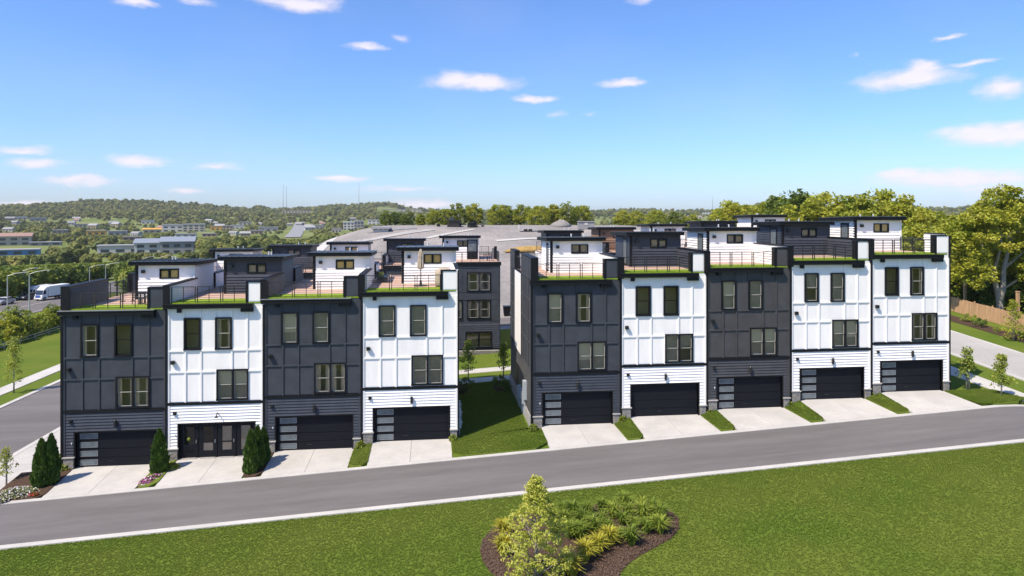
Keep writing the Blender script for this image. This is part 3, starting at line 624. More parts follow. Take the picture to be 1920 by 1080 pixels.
# ends of the row and the grass gap
gap_l = HX[3]+5.78; gap_r = HX[5]+.66
s_gap = yard_strip('lawn_strip', gap_l, gap_r, 1.0, 1.55, M['lawn'], ch=.9); s_end = yard_strip('lawn_strip', HX[9]+5.55, 63.3, 3.2, 3.15, M['lawn'], ch=1.2)
s_left = yard_strip('planting_bed', -2.35, .66, -.05, .1, M['mulch'], ch=.3)
def gap_lawn():
    xs = np.linspace(24.60, 29.32, 7); ys = np.linspace(-.02, 14.3, 13); v = []; f = []
    for y in ys:
        for x in xs: v.append((x, y, max(G(x, y)+.04, lerp(lerp(1.05, 1.6, (x-24.6)/4.72), G(x, y)+.04, sm(0, 13, y)))+.02))
    for j in range(12):
        for i in range(6): f.append((j*7+i, j*7+i+1, (j+1)*7+i+1, (j+1)*7+i))
    return struct('gap_lawn', mesh('gap_lawn', v, f, M['lawn'], True))
gap_lawn()

# ------------------------------------------------------------------ rear row
RY = 27.0
def rear_house(i, x0, Wd, base, m, pm, label, full=False, last=False, first=False, lit=False):
    P = thing('townhouse', label, 'townhouse', (x0, RY, base), 0, 'rear row of townhouses'); r = random.Random(500+i)
    wins = [(2.55, 5.05, 6.75, 8.75, 2), (2.55, 5.05, 3.85, 5.8, 2), (1.15, 2.05, 3.85, 5.8, 1), (2.4, 5.2, .75, 2.45, 2)]
    shell([w[:4] for w in wins], Wd, DEPTH, -.4, DECK-.12, m, P)
    for z in (3.3, 6.45): box('floor_slab', P, .2, Wd-.2, .2, DEPTH-.2, z-.12, z, M['floor'])
    for z0, z1 in ((.1, 3.1), (3.32, 6.32), (6.46, 9.6)): box('room_wall', P, .21, Wd-.21, 1.1, 1.2, z0, z1, M['room'])
    for q, w in enumerate(wins): window(P, *w, shade=('curtain', 'curtain', 'half', 'dark')[q], seed=i*7+q)
    if full:
        for q in range(13): lap('siding_board', P, .07, 2.4 if .72 < .7+q*.2 < 2.4 else Wd-.07, 0, .7+q*.2, .9+q*.2, m)
        for q in range(9): lap('siding_board', P, 5.2, Wd-.07, 0, .7+q*.2, .9+q*.2, m)
        c = (.07, 1.1, 2.1, 5.1, Wd-.07)
        for z0, z1 in ((3.5, 5.9), (5.9, 6.7), (6.7, 9.3)):
            for a, b in zip(c, c[1:]):
                if not (a == 2.1 and z1-z0 > 1) and not (a == 1.1 and z0 == 3.5): box('panel', P, a+.05, b-.05, -.025, -.001, z0+.05, z1-.05, m)
            box('batten', P, .07, Wd-.07, -.05, -.001, z1-.05, z1+.05, m)
        for u in c[1:4]: 
            for z0, z1 in ((3.5, 9.3),): 
                if u != 2.1 and u != 5.1: box('batten', P, u-.05, u+.05, -.048, -.0012, z0, z1, m)
        for z0, z1 in ((5.9, 6.7),): box('batten', P, 2.05, 2.15, -.048, -.0012, z0, z1, m); box('batten', P, 5.05, 5.15, -.048, -.0012, z0, z1, m)
        b = MB(); b.box(.1, Wd-.1, -.9, -.7, -.4, .62); b.build('planter_wall', M['cap'], P); b = MB(); stones(b, .1, Wd-.1, -.92, -.72, -.3, .6, r); o = b.build('stones', M['stone'], P); o['kind'] = 'stuff'
    box('ledge', P, -.1, Wd+.1, -.1, .2, 9.45, DECK-.02, M['black']); box('deck_slab', P, .02, Wd-.02, .2, DEPTH-.2, DECK-.12, DECK-.03, M['black'])
    b = MB(); y = -.05
    while y < DEPTH-.25: b.box(.03, Wd-.1, y, y+.132, DECK-.03, DECK); y += .14
    o = b.build('deck_boards', M['deck'], P); o['kind'] = 'stuff'
    railing(P, .1, Wd-.2, .05, DECK, 3, bars=6)
    railing(P, .1, Wd-.2, DEPTH-.15, DECK, 3, bars=6)
    if last:
        railing(P, .1, 3.2, Wd-.12, DECK, 2, axis='y'); 
        p = MB().box(Wd-.3, Wd, 3.9, 4.2, DECK, 11.3).build('rail_pier', M['black'], P); railing(P, 4.3, 8.5, Wd-.12, DECK, 2, axis='y')
    else: sided_wall(P, 'party_wall', Wd-.15, Wd+.15, .1, 3.9, DECK, 11.2, pm, 'lr')
    if first: sided_wall(P, 'parapet', 0, .3, .1, 3.9, DECK, 11.2, pm, 'r')
    penthouse(P, .05, 4.05, 4.0, 8.0, DECK, pm, 600+i, flip=True, detail=(last or i > 4), side='r', lit=lit)
    if i in (2, 4):                                     # front doors of the roof rooms that can be seen
        pass
    if i == 4:
        dr = MB().box(2.75, 3.95, 3.9, 3.98, DECK+.02, DECK+2.2).build('roof_door', M['black'], P); box('roof_door_pane', P, 2.9, 3.8, 3.885, 3.895, DECK+.9, DECK+2.1, M['glassdoor'])
    return P
RL = at(940, 497, 10.58); rx_end = RL.x
rear_spec = [(0,w_,w_,'white rear townhouse, its roof room leftmost in the back row'),(1,d_,d_,'charcoal rear townhouse, second roof room from the left in the back row'),(2,w_,w_,'white rear townhouse, third roof room from the left in the back row'),
             (3,d_,d_,'charcoal rear townhouse behind the deck with the closed umbrella'),(4,d_,w_,'charcoal rear townhouse seen whole through the grass gap'),
             (5,w_,d_,'rear townhouse with low black roof room right behind the grass gap side'),(6,d_,M['woodwall'],'rear townhouse with brown wood clad roof room'),(7,w_,w_,'white rear townhouse, third roof room of the right back block'),(8,d_,d_,'charcoal rear townhouse, fourth roof room of the right back block'),(9,w_,w_,'white rear townhouse, roof room rightmost in the back row')]
rear = []
for (i, m, pm, lab) in rear_spec:
    if i < 5: x0 = rx_end-(5-i)*6.1; b = [-.35, .05, .35, .7, 1.0][i]
    else: x0 = rx_end+5.6+(i-5)*6.1; b = [1.55, 1.9, 2.25, 2.6, 3.3][i-5]
    rear.append(rear_house(i, x0, 6.1, b, m, pm, lab, full=(i in (4,)), last=(i in (4, 9)), first=(i in (0, 5)), lit=(i in (2,))))

# ------------------------------------------------------------------ vegetation
def rot_frames(n, rs, flat=.35):
    nrm = rs.normal(size=(n, 3)); nrm[:, 2] = np.abs(nrm[:, 2])+flat; nrm /= np.linalg.norm(nrm, axis=1, keepdims=True)
    t = rs.normal(size=(n, 3)); t -= nrm*np.sum(t*nrm, 1, keepdims=True); t /= np.linalg.norm(t, axis=1, keepdims=True); return t, np.cross(nrm, t)
def leaves(C, size, rs, aspect=.6, flat=.35):
    n = len(C); a, b = rot_frames(n, rs, flat); s = (size*rs.uniform(.6, 1.35, n))[:, None]; w = s*aspect*.5
    return np.stack([C-a*s*.5, C+b*w-a*s*.05, C+a*s*.5, C-b*w-a*s*.05], axis=1)
def clumped(rs, n_cl, per, shape, rcl):
    cen = shape(rs, n_cl); out = []
    for c in cen:
        k = int(per*rs.uniform(.6, 1.4)); p = rs.normal(size=(k, 3)); p /= np.linalg.norm(p, axis=1, keepdims=True)+1e-6
        rr = rcl*rs.uniform(.65, 1.35); p *= (rs.uniform(.25, 1, k)**.5)[:, None]*rr; p[:, 2] *= .72; out.append(p+c)
    return np.concatenate(out), cen
def crown_shape(rx, rz, zc, lobes, seed):
    rl = np.random.RandomState(seed); L_ = rl.normal(size=(lobes, 3)); L_ /= np.linalg.norm(L_, axis=1, keepdims=True); amp = rl.uniform(.1, .4, lobes)
    def f(rs, n):
        d = rs.normal(size=(n, 3)); d /= np.linalg.norm(d, axis=1, keepdims=True); k = .72+sum(a*np.clip(d@l, 0, 1)**3 for a, l in zip(amp, L_))
        r = rs.uniform(.25, 1, n)**.45*k; p = d*r[:, None]; p[:, 0] *= rx; p[:, 1] *= rx; p[:, 2] = p[:, 2]*rz+zc; return p
    return f
def trunk_mesh(name, h, r0, cen, rs, m, n_limb=9, fork=.45):
    b = MB(); top = h*.82; b.tube([(0,0,-.4),(0,0,0),(.03*h*rs.normal()*.3,.02*h*rs.normal()*.3,h*.3),(.02*h*rs.normal()*.4,.02*h*rs.normal()*.4,h*.55),(0,0,top)], [r0*1.35,r0*1.15,r0*.85,r0*.6,r0*.15], 8)
    idx = rs.permutation(len(cen))[:n_limb]
    for j in idx:
        c = cen[j]; z0 = min(top*.9, max(h*.22, c[2]*fork+rs.uniform(0, .12)*h)); q = np.array([0, 0, z0])
        m1 = q+(c-q)*.45+np.array([0, 0, -.04*h]); b.tube([tuple(q), tuple(m1), tuple(c)], [r0*.42, r0*.26, r0*.07], 5)
    return mesh(name, b.v, b.f, m, True)
def tree_meshes(seed, h, rx, rz, n_cl, per, leaf, rcl, lm, bm_=None, trunk_r=.2, zc=None, limbs=9, aspect=.7):
    rs = np.random.RandomState(seed); zc = zc if zc is not None else h-rz
    P_, cen = clumped(rs, n_cl, per, crown_shape(rx, rz, zc, 7, seed), rcl)
    return trunk_mesh('trunk', h, trunk_r, cen, rs, bm_ or M['bark'], limbs), quads_np('crown', leaves(P_, leaf, rs, aspect), lm)
def place_tree(name, ms, loc, s, rz, label, group=None, cat='tree'):
    t = thing(name, label, cat, loc, rz, group)
    for nm, me in (('trunk', ms[0]), ('crown', ms[1])): obj(nm, me, t)
    t.scale = (s[0], s[0], s[1]) if isinstance(s, tuple) else (s, s, s); return t
ORD = ['first','second','third','fourth','fifth','sixth','seventh','eighth','ninth','tenth','eleventh','twelfth','thirteenth','fourteenth','fifteenth','sixteenth','seventeenth','eighteenth','nineteenth','twentieth','twenty-first','twenty-second','twenty-third','twenty-fourth','twenty-fifth','twenty-sixth','twenty-seventh','twenty-eighth','twenty-ninth','thirtieth']
MID = [tree_meshes(11+k, 10, 4.0+.3*k, 5.0, 90, 60, .5, 1.05, M['leaf'], trunk_r=.22, zc=5.0) for k in range(3)]
GOLD = [tree_meshes(31+k, 10, 3.9+.3*k, 5.0, 100, 72, .44, .95, M['leafgold'], trunk_r=.22, zc=5.0) for k in range(3)]
MIDD = [tree_meshes(51+k, 10, 4.0, 5.0, 95, 66, .46, 1.0, M['leafdark'], trunk_r=.22, zc=5.0) for k in range(2)]
# along the crest behind the gravel rise (pixel, top, distance)
crest = [(722,428,205),(742,412,212),(762,400,208),(790,402,220),(812,396,214),(838,390,224),(862,386,216),(890,384,220),(930,381,216),(952,390,226),(976,386,222),(1008,384,216),(1040,382,224),(1066,380,218),(1092,383,222),(1168,394,226),(1192,398,232),(1228,392,224),(1262,402,240),(1300,404,238)]
for n, (px, py, dist) in enumerate(crest):
    p = polar(px, dist); h = H-(py-HY)/F*dist*math.cos(math.atan((px-960)/F))-p.z+.6; s = max(.45, h/10)
    ms = (MIDD[n%2] if n in (0, 1, 2) else MID[n%3] if n in (6, 9, 13, 18) else GOLD[n%3]); wdt = s*rnd.uniform(.95, 1.2) if h > 7 else s*1.15
    place_tree('broadleaf_tree', ms, p-Vector((0,0,.1)), (wdt, s), rnd.uniform(0, 6), f'{ORD[n]} tree from the left in the line along the crest of the gravel rise', 'trees along the gravel crest')
# wood on the right: a golden row behind the rear houses, then the dense edge behind the fence
right = [(1345,392,150,'g'),(1368,380,138,'g'),(1398,378,146,'g'),(1430,376,140,'g'),(1456,372,150,'g'),(1488,361,128,'d'),(1520,376,142,'m'),(1553,366,124,'g'),(1588,372,138,'g'),(1622,357,120,'g'),(1655,360,128,'g'),(1688,372,122,'g'),
         (1712,392,134,'g'),(1738,396,124,'g'),(1764,394,132,'g'),(1786,398,118,'g'),(1722,425,104,'g'),(1755,420,108,'g'),(1790,415,100,'g'),(1660,420,112,'d'),(1800,440,112,'d'),(1838,420,124,'d'),(1880,400,130,'d'),(1915,410,116,'d'),(1950,380,118,'g'),(1985,380,108,'d')]
for n, (px, py, dist, k) in enumerate(right):
    p = polar(px, dist); h = H-(py-HY)/F*dist*math.cos(math.atan((px-960)/F))-p.z+.5; s = max(.6, h/10); ms = {'g': GOLD[n%3], 'd': MIDD[n%2], 'm': MID[n%3]}[k]
    place_tree('broadleaf_tree', ms, p-Vector((0,0,.1)), (min(s, 1.35)*rnd.uniform(.95, 1.15), s), rnd.uniform(0, 6), f'{ORD[n]} tree of the golden green wood behind the right block, counted from its left', 'wood behind the right block')
# the large tree behind the fence
bp, bd = ground_at(1874, 588)
rsb = np.random.RandomState(5)
def big_shape(rs, n):
    L_ = np.array([[-3.2,-.6,10.5],[-.5,-1,13.2],[2.8,-.5,12.0],[3.8,0,8.0],[-4.2,0,7.2],[.5,-2,9],[-1.5,1,11.5],[5.2,0,10.4],[-3.4,-1,4.6],[3.5,-1,5.2],[1.2,1.5,14.2],[-5.4,.5,9.2],[6.4,.5,7.6],[-2.4,2,8.6],[2.2,2,6.4],[-5.6,1,5.4]]); R_ = np.array([2.3,2.4,2.2,2.3,1.9,2.4,2.2,1.9,1.4,1.7,1.5,1.8,1.8,1.9,1.7,1.4])
    i = rs.randint(0, len(L_), n); d = rs.normal(size=(n, 3)); d /= np.linalg.norm(d, axis=1, keepdims=True); return L_[i]+d*(rs.uniform(.2, 1, n)**.4*R_[i])[:, None]
Pb, cb = clumped(rsb, 330, 95, big_shape, .85)
bt = thing('big_tree', 'large spreading golden green tree with forked pale trunk behind the cedar fence', 'tree', bp)
b = MB(); b.tube([(0,0,-.5),(.1,0,.2),(.0,0,1.6),(-.5,0,3.6),(-1.6,0,6.2),(-2.6,0,9)], [.55,.42,.36,.3,.2,.08], 9); b.tube([(0,0,1.2),(.5,0,3),(.6,0,5.5),(1.4,0,8.5),(1.2,0,12)], [.34,.3,.24,.17,.06], 8)
b.tube([(-.5,0,3.6),(-2.2,-.3,5),(-3.6,-.3,6.8)], [.2,.14,.05], 6); b.tube([(.6,0,5.5),(2.6,0,7),(3.8,0,8)], [.2,.13,.05], 6); b.tube([(-.9,0,4.5),(-.4,-.6,8),(-.5,-1,12)], [.2,.14,.05], 6); b.tube([(.5,0,3),(2.2,-.4,4.2),(3.4,-.8,5.2)], [.16,.1,.04], 6); b.tube([(1.4,0,8.5),(3,0,10),(5,0,10.3)], [.13,.1,.04], 6)
b.build('trunk', M['barkpale'], bt, smooth=True); obj('crown', quads_np('crown', leaves(Pb, .36, rsb, .7), M['leafgold']), bt)
sc = (HY+0-0); topz = H-(348-HY)/F*bd; bt.scale = ((topz-bp.z)/15.6,)*3

# woods that read as one mass: instanced over the valley and the hills
def low_tree(seed, n_l, n_leaf, leaf, m, rx=.42, rz=.45):
    rs = np.random.RandomState(seed); b = MB(); cen = crown_shape(rx*.62, rz*.62, .52, 6, seed)(rs, n_l); LV = []
    for c in cen:                                       # uneven lumps
        rr = rs.uniform(.13, .24); k0 = len(b.v); nr, ns = 5, 7
        for i in range(nr):
            ph = math.pi*(i+.5)/nr
            for j in range(ns):
                th = 2*math.pi*(j+.5*(i%2))/ns; q = rr*(1+.22*rs.normal()); b.v.append((c[0]+q*math.sin(ph)*math.cos(th), c[1]+q*math.sin(ph)*math.sin(th), c[2]+q*.85*math.cos(ph)))
        for i in range(nr-1):
            for j in range(ns): b.f.append((k0+i*ns+j, k0+(i+1)*ns+j, k0+(i+1)*ns+(j+1)%ns, k0+i*ns+(j+1)%ns))
        b.f.append(tuple(k0+j for j in range(ns)))
        d = rs.normal(size=(n_leaf, 3)); d /= np.linalg.norm(d, axis=1, keepdims=True); LV.append(c+d*(rr*rs.uniform(.95, 1.2, n_leaf))[:, None])
    Q = leaves(np.concatenate(LV), leaf, rs, .8, .5); k0 = len(b.v)
    for q in Q: b.v += [tuple(p) for p in q]
    b.f += [(k0+4*i, k0+4*i+1, k0+4*i+2, k0+4*i+3) for i in range(len(Q))]
    b.tube([(0,0,0),(0,0,.5)], [.03,.02], 4); return mesh('foliage', b.v, b.f, m)
def scatter(name, label, cat, pts, src, seed=0):
    # pts: (x,y,z,scale)
    me = bpy.data.meshes.new(name); me.from_pydata([p[:3] for p in pts], [], [])
    at_ = me.attributes.new('tscale', 'FLOAT', 'POINT'); at_.data.foreach_set('value', [p[3] for p in pts])
    o = obj(name, me); o['kind'] = 'stuff'; o['label'] = label; o['category'] = cat
    coll = bpy.data.collections.new(name+'_kinds')
    for s in src: coll.objects.link(bpy.data.objects.new(name+'_kind', s))
    ng = bpy.data.node_groups.new(name, 'GeometryNodeTree'); ng.interface.new_socket('Geometry', in_out='INPUT', socket_type='NodeSocketGeometry'); ng.interface.new_socket('Geometry', in_out='OUTPUT', socket_type='NodeSocketGeometry')
    N = ng.nodes; L = ng.links; gi = N.new('NodeGroupInput'); go = N.new('NodeGroupOutput'); ip = N.new('GeometryNodeInstanceOnPoints'); ci = N.new('GeometryNodeCollectionInfo')
    ci.inputs['Collection'].default_value = coll; ci.inputs['Separate Children'].default_value = True; ci.inputs['Reset Children'].default_value = True
    ip.inputs['Pick Instance'].default_value = True
    ri = N.new('FunctionNodeRandomValue'); ri.data_type = 'INT'; ri.inputs['Min'].default_value = 0; ri.inputs['Max'].default_value = max(0, len(src)-1); ri.inputs['Seed'].default_value = seed
    rr = N.new('FunctionNodeRandomValue'); rr.data_type = 'FLOAT_VECTOR'; rr.inputs['Min'].default_value = (0,0,0); rr.inputs['Max'].default_value = (0,0,6.283); rr.inputs['Seed'].default_value = seed+5
    na = N.new('GeometryNodeInputNamedAttribute'); na.data_type = 'FLOAT'; na.inputs['Name'].default_value = 'tscale'
    vs = N.new('ShaderNodeCombineXYZ')
    for k in range(3): L.new(na.outputs['Attribute'], vs.inputs[k])
    L.new(gi.outputs[0], ip.inputs['Points']); L.new(ci.outputs[0], ip.inputs['Instance'])
    L.new([s for s in ri.outputs if s.enabled][0], ip.inputs['Instance Index']); L.new([s for s in rr.outputs if s.enabled][0], ip.inputs['Rotation']); L.new(vs.outputs[0], ip.inputs['Scale']); L.new(ip.outputs[0], go.inputs[0])
    md = o.modifiers.new('scatter', 'NODES'); md.node_group = ng; return o
CLEAR = []                                             # places kept free of trees: (x, y, r)
city = [  # x0,y0,x1,y1 (pixels of the photo), wall, roof, depth factor, label
 (0,466,66,477,'bblue','broof',.6,'blue walled warehouse with white roof at the left edge of the town'),(0,440,52,459,'bcream','bbrick',.5,'cream block with reddish flat roof at the far left of the town'),
 (188,458,262,473,'bwhite','broof',.5,'long low white office building left of the blue roofed one'),(256,452,318,474,'bwhite','broofblue',.7,'office building with slanting grey blue roof in the town'),(304,449,360,475,'bgrey','broofblue',.6,'taller grey office wing with blue grey flat roof in the town'),
 (165,430,196,439,'borange','bcream',.6,'orange building on the slope above the low office'),(205,431,236,440,'bgrey','broof',.6,'grey roofed house beside the orange building'),(266,411,288,418,'bwhite','broof',.6,'small white house alone on the wooded slope'),
 (306,419,342,433,'bwhite','broof',.6,'white block left of the pale twin block on the slope'),(344,418,382,433,'bcream','broof',.6,'pale cream block right of its white twin on the slope'),(270,428,300,435,'bcream','borange',.5,'low cream house with orange roof on the slope'),
 (330,436,366,444,'bwhite','broof',.5,'low white shed below the cream block on the slope'),(396,422,420,430,'borange','btan',.6,'orange building above the nearest roof room'),(418,421,436,431,'btan','broof',.6,'tan house right of the orange building'),(434,420,456,428,'bwhite','broof',.6,'white house right of the tan one on the slope'),
 (486,424,520,432,'bgrey','broof',.5,'grey shed left of the climbing road'),(100,429,124,436,'bgrey','broof',.6,'grey house at left of the orange building'),(28,404,48,410,'bwhite','broof',.5,'left one of the two pale roofs high on the left hill'),(58,406,84,413,'bgrey','broof',.5,'right one of the two pale roofs high on the left hill'),
 (644,414,664,430,'bwhite','bwhite',.8,'white round shouldered block right of the climbing road'),(664,412,682,429,'bgrey','broof',.8,'grey tower block beside the white block right of the road'),(690,410,720,420,'bwhite','broof',.5,'long white building under the right hill brow'),(622,426,640,434,'bcream','broof',.6,'cream house left of the white round shouldered block'),
 (584,420,606,428,'bgrey','broof',.6,'grey house just right of the climbing road'),(715,391,790,395,'bcream','broof',.3,'long pale building on top of the hill'),(530,393,580,398,'bcream','btan',.3,'long cream building along the brow of the middle hill'),(700,424,728,434,'bwhite','broof',.6,'white shed near the left trees of the gravel crest'),
 (470,430,492,437,'bbrick','broof',.6,'brick house above the second roof room'),(380,436,404,442,'bbrick','bgrey',.6,'brick shed under the orange building'),(140,418,162,424,'bcream','bgrey',.6,'cream house among trees on the left slope'),(448,414,470,420,'bcream','bgrey',.6,'cream house high on the middle slope'),
 (1290,402,1316,408,'bcream','broof',.5,'pale building in the gap between crest and golden wood'),(1318,396,1338,401,'bwhite','broof',.5,'white building on the far ridge left of the golden wood'),(60,452,110,459,'bgrey','broof',.4,'long grey shed right of the cream block'),(232,442,262,449,'bbrick','bgrey',.5,'brick house behind the low office building')]
cinfo = []
for c in city:
    px = (c[0]+c[2])/2; p, d = ground_at(px, c[3]+1.5); cinfo.append((p, d)); w = (c[2]-c[0])/F*d; CLEAR.append((p.x, p.y, w*.6+3, math.hypot(p.x-CX, p.y+D), p.z+(c[3]-c[1])/F*d*.22))
scatter_houses = []; rq = random.Random(23)
while len(scatter_houses) < 30:
    px, py = rq.uniform(0, 740), rq.triangular(404, 448, 428)
    q, d = ground_at(px, py)
    if d < 480 or any(math.hypot(q.x-c_[0], q.y-c_[1]) < c_[2]+12 for c_ in CLEAR): continue
    sc_ = rq.uniform(.75, 1.25); scatter_houses.append((q, sc_)); CLEAR.append((q.x, q.y, 6*sc_, math.hypot(q.x-CX, q.y+D), q.z+2.0*sc_))
road_pts = [ground_at(*q)[0] for q in ((548,446),(556,436),(560,426),(563,417))]
for a, b in zip(road_pts, road_pts[1:]):
    for k in range(8): q = a.lerp(b, k/8); CLEAR.append((q.x, q.y, 16, math.hypot(q.x-CX, q.y+D), q.z+1))
def room_for(x, y, z):                                 # how tall a tree may grow here without hiding a building behind it
    dx, dy = x-CX, y+D; dist = math.hypot(dx, dy); top = 99.0
    for (cx, cy, r, dd, zb) in CLEAR:
        bx, by = cx-CX, cy+D; along = (dx*bx+dy*by)/dd; side = abs(dx*by-dy*bx)/dd
        if along > dd+r*1.5 or along < 60: continue
        if side > r*along/dd+1.5: continue
        if along > dd-r*.6: return 0
        top = min(top, H+(zb-H)*along/dd-z)
    return top
far_src = [low_tree(70+k, 7, 10, .13, M['leaffar']) for k in range(4)]
mid_src = [low_tree(80+k, 13, 46, .10, M['leafdark' if k < 2 else 'leaf']) for k in range(4)]
rw = random.Random(3)
pts = []
while len(pts) < 11000:
    px = rw.choice((rw.uniform(-120, 1000), rw.uniform(-120, 760), rw.uniform(900, 2050))); t = rw.random(); dist = 330+2250*t**1.15
    p = polar(px, dist)
    dens = .38+1.0*fbm(p.x*.011, p.y*.011, 1.0)+.8*sm(1250, 1900, dist)
    if rw.random() > dens: continue
    sz = rw.uniform(7, 15)*(1+.35*sm(1200, 2300, dist)); sz = min(sz, room_for(p.x, p.y, p.z-1))
    if sz < 2.5: continue
    pts.append((p.x, p.y, p.z-1, sz))
scatter('far_woods', 'woods covering the valley and the hills behind the town', 'woods', pts, far_src, 1)
pts = []
while len(pts) < 900:
    px = rw.uniform(-160, 800); dist = rw.uniform(172, 430); p = polar(px, dist)
    if -72 < p.x < -51 or p.x > -12-(dist-172)*.02 or (p.x > -72 and p.x > -51 and p.y < 125) : continue
    sz = min(rw.uniform(6, 11.5), H-78/F*dist-p.z+.6, room_for(p.x, p.y, p.z))
    if sz < 2.5: continue
    pts.append((p.x, p.y, p.z-.6, sz))
scatter('valley_wood', 'dense green wood beyond the highway on the left', 'woods', pts, mid_src, 2)

# ------------------------------------------------------------------ the town: each building a thing
for c, (p, d) in zip(city, cinfo):
    w = (c[2]-c[0])/F*d; h = (c[3]-c[1])/F*d; dp = max(8, w*c[6]); rz = -(math.atan(((c[0]+c[2])/2-960)/F)+TH)*.8
    B = thing('building', c[7], 'building', p-Vector((0,0,1.5)), rz, 'buildings of the town'); h += 1.5; rh = max(.5, h*.1)
    MB().box(-w/2, w/2, 0, dp, 0, h-rh).build('wall', M[c[4]], B)
    if c[5] in ('broofblue', 'borange', 'bbrick'):
        MB().hexa([(-w/2-1,-1,h-rh),(w/2+1,-1,h-rh),(w/2+1,dp+1,h-rh),(-w/2-1,dp+1,h-rh)], [(-w/2-1,-1,h-rh+.4),(w/2+1,-1,h-rh+.4),(w/2+1,dp+1,h+rh*2),(-w/2-1,dp+1,h+rh*2)]).build('roof', M[c[5]], B)
    else: MB().box(-w/2-.5, w/2+.5, -.5, dp+.5, h-rh, h).build('roof', M[c[5]], B)
    rows = max(1, int(h/4.2)); cols = max(3, min(9, int(w/7)))
    for j in range(rows):
        for k in range(cols):
            ww = w/cols; z0 = 1.6+j*(h-rh-1.6)/rows+.6; box('window', B, -w/2+k*ww+ww*.22, -w/2+(k+1)*ww-ww*.22, -.12, .1, z0, z0+min(1.9, (h-rh-1.6)/rows*.55), M['bwin'])
rh_ = random.Random(17); hm_ = []
for wm, rm in (('bwhite','broof'),('bcream','bbrick'),('bgrey','bgrey'),('btan','broof'),('bwhite','bgrey')):
    b1 = MB().box(-6,6,-4,4,-1,4.2); b2 = MB().hexa([(-6.6,-4.6,4.2),(6.6,-4.6,4.2),(6.6,4.6,4.2),(-6.6,4.6,4.2)], [(-6.4,-.1,7),(6.4,-.1,7),(6.4,.1,7),(-6.4,.1,7)]); hm_.append((mesh('wall', b1.v, b1.f, M[wm]), mesh('roof', b2.v, b2.f, M[rm])))
scatter_houses.sort(key=lambda h_: math.atan2(h_[0].x-CX, h_[0].y+D))
for nh_, (q, sc_) in enumerate(scatter_houses):
    k = rh_.randrange(len(hm_)); B = thing('house', f'{ORD[nh_]} small gabled house from the left among the trees of the town', 'house', q, rh_.uniform(-.5, .5), 'small houses scattered over the town'); B.scale = (sc_, sc_, sc_*.9)
    obj('wall', hm_[k][0], B); obj('roof', hm_[k][1], B)
    for wx in (-3.6, 0, 3.6): box('window', B, wx-.8, wx+.8, -4.1, -3.9, 1.2, 2.9, M['bwin'])
v, f = drape([(q.x-9, q.y) for q in road_pts], [(q.x+9, q.y) for q in road_pts], .8); struct('far_road', mesh('far_road', v, f, M['bgrey']))
# masts on the ridge
for n, (px, y0, y1) in enumerate(((531,348,393),(537,352,393),(673,344,384),(758,378,392),(1336,370,394))):
    p = polar(px, 2250); hm = H-(y0-HY)/F*2250-p.z; t = thing('radio_mast', f'thin radio mast on the far ridge, {ORD[n]} from the left', 'mast', p, 0, 'masts on the ridge')
    b = MB(); b.tube([(0,0,0),(0,0,hm)], [.9,.35], 5); b.build('mast', M['metalgrey'], t)
    b = MB(); b.tube([(-.8,0,hm*.7),(.8,0,hm*.7)], [.5,.5], 5); b.build('antenna', M['metalgrey'], t)

# ------------------------------------------------------------------ site works on the gravel rise
def site(px, py): return ground_at(px, py)
p, d = site(1100, 430); k = d/F
t = thing('site_cabin', 'grey box cabin standing on the gravel rise', 'cabin', p, -.1)
MB().box(-15*k, 15*k, 0, 3, 0, 14*k).build('wall', M['bgrey'], t); MB().box(-16*k, 16*k, -.2, 3.2, 14*k, 15*k).build('roof', M['broof'], t); MB().box(-4*k, 2*k, -.08, .1, 8*k, 12*k).build('window', M['bwhite'], t)
p, d = site(1052, 424); k = d/F; rs_ = np.random.RandomState(8)
b = MB(); b.lathe([(3.2,-.3),(2.6,.5),(1.8,1.1),(.9,1.55),(.2,1.7)], 14); b.v = [(x*(1+.12*rs_.normal()), y*(1+.12*rs_.normal()), z*(1+.1*rs_.normal())) for x, y, z in b.v]
tag(b.build('gravel_pile', M['gravel'], None, p, 0, True), 'heap of grey gravel left of the site cabin', 'gravel pile')
def machine(px, py, s, label, rz):
    p, d = site(px, py); t = thing('excavator', label, 'excavator', p, rz); 
    for sy in (-1, 1): MB().hexa([(-1.8*s,sy*.9*s-.3,0),(1.8*s,sy*.9*s-.3,0),(1.8*s,sy*.9*s+.3,0),(-1.8*s,sy*.9*s+.3,0)], [(-1.5*s,sy*.9*s-.3,.8*s),(1.5*s,sy*.9*s-.3,.8*s),(1.5*s,sy*.9*s+.3,.8*s),(-1.5*s,sy*.9*s+.3,.8*s)]).build('track', M['tyre'], t)
    MB().box(-1.6*s, 1.2*s, -1.1*s, 1.1*s, .85*s, 1.7*s).build('body', M['black'], t); MB().box(.1*s, 1.2*s, -1.0*s, .1*s, 1.7*s, 2.7*s).build('cab', M['carglass'], t)
    MB().tube([(1.1*s,.4*s,1.4*s),(2.8*s,.4*s,3*s),(4.2*s,.4*s,1.9*s),(4.3*s,.4*s,.4*s)], [.22*s,.2*s,.16*s,.12*s], 6).build('boom', M['tyre'], t); MB().box(3.9*s, 4.7*s, .0, .8*s, .1*s, .7*s).build('bucket', M['black'], t)
machine(852, 425, 1.0, 'dark excavator on the gravel rise under the crest trees', 2.9); machine(886, 426, .7, 'small dark excavator right of the larger one on the gravel', .3)
p, d = site(990, 434); t = thing('flat_trailer', 'white flatbed trailer parked on the gravel rise', 'trailer', p, .05)
MB().box(-2.4, 2.4, -.9, .9, .6, .8).build('bed', M['bwhite'], t); MB().box(-2.4, -2.2, -.9, .9, .8, 1.7).build('headboard', M['bwhite'], t)
for sx in (-.6, .6):
    for sy in (-1, 1): MB().tube([(sx,sy*.85,.35),(sx,sy*1.05,.35)], [.35,.35], 10).build('wheel', M['tyre'], t)
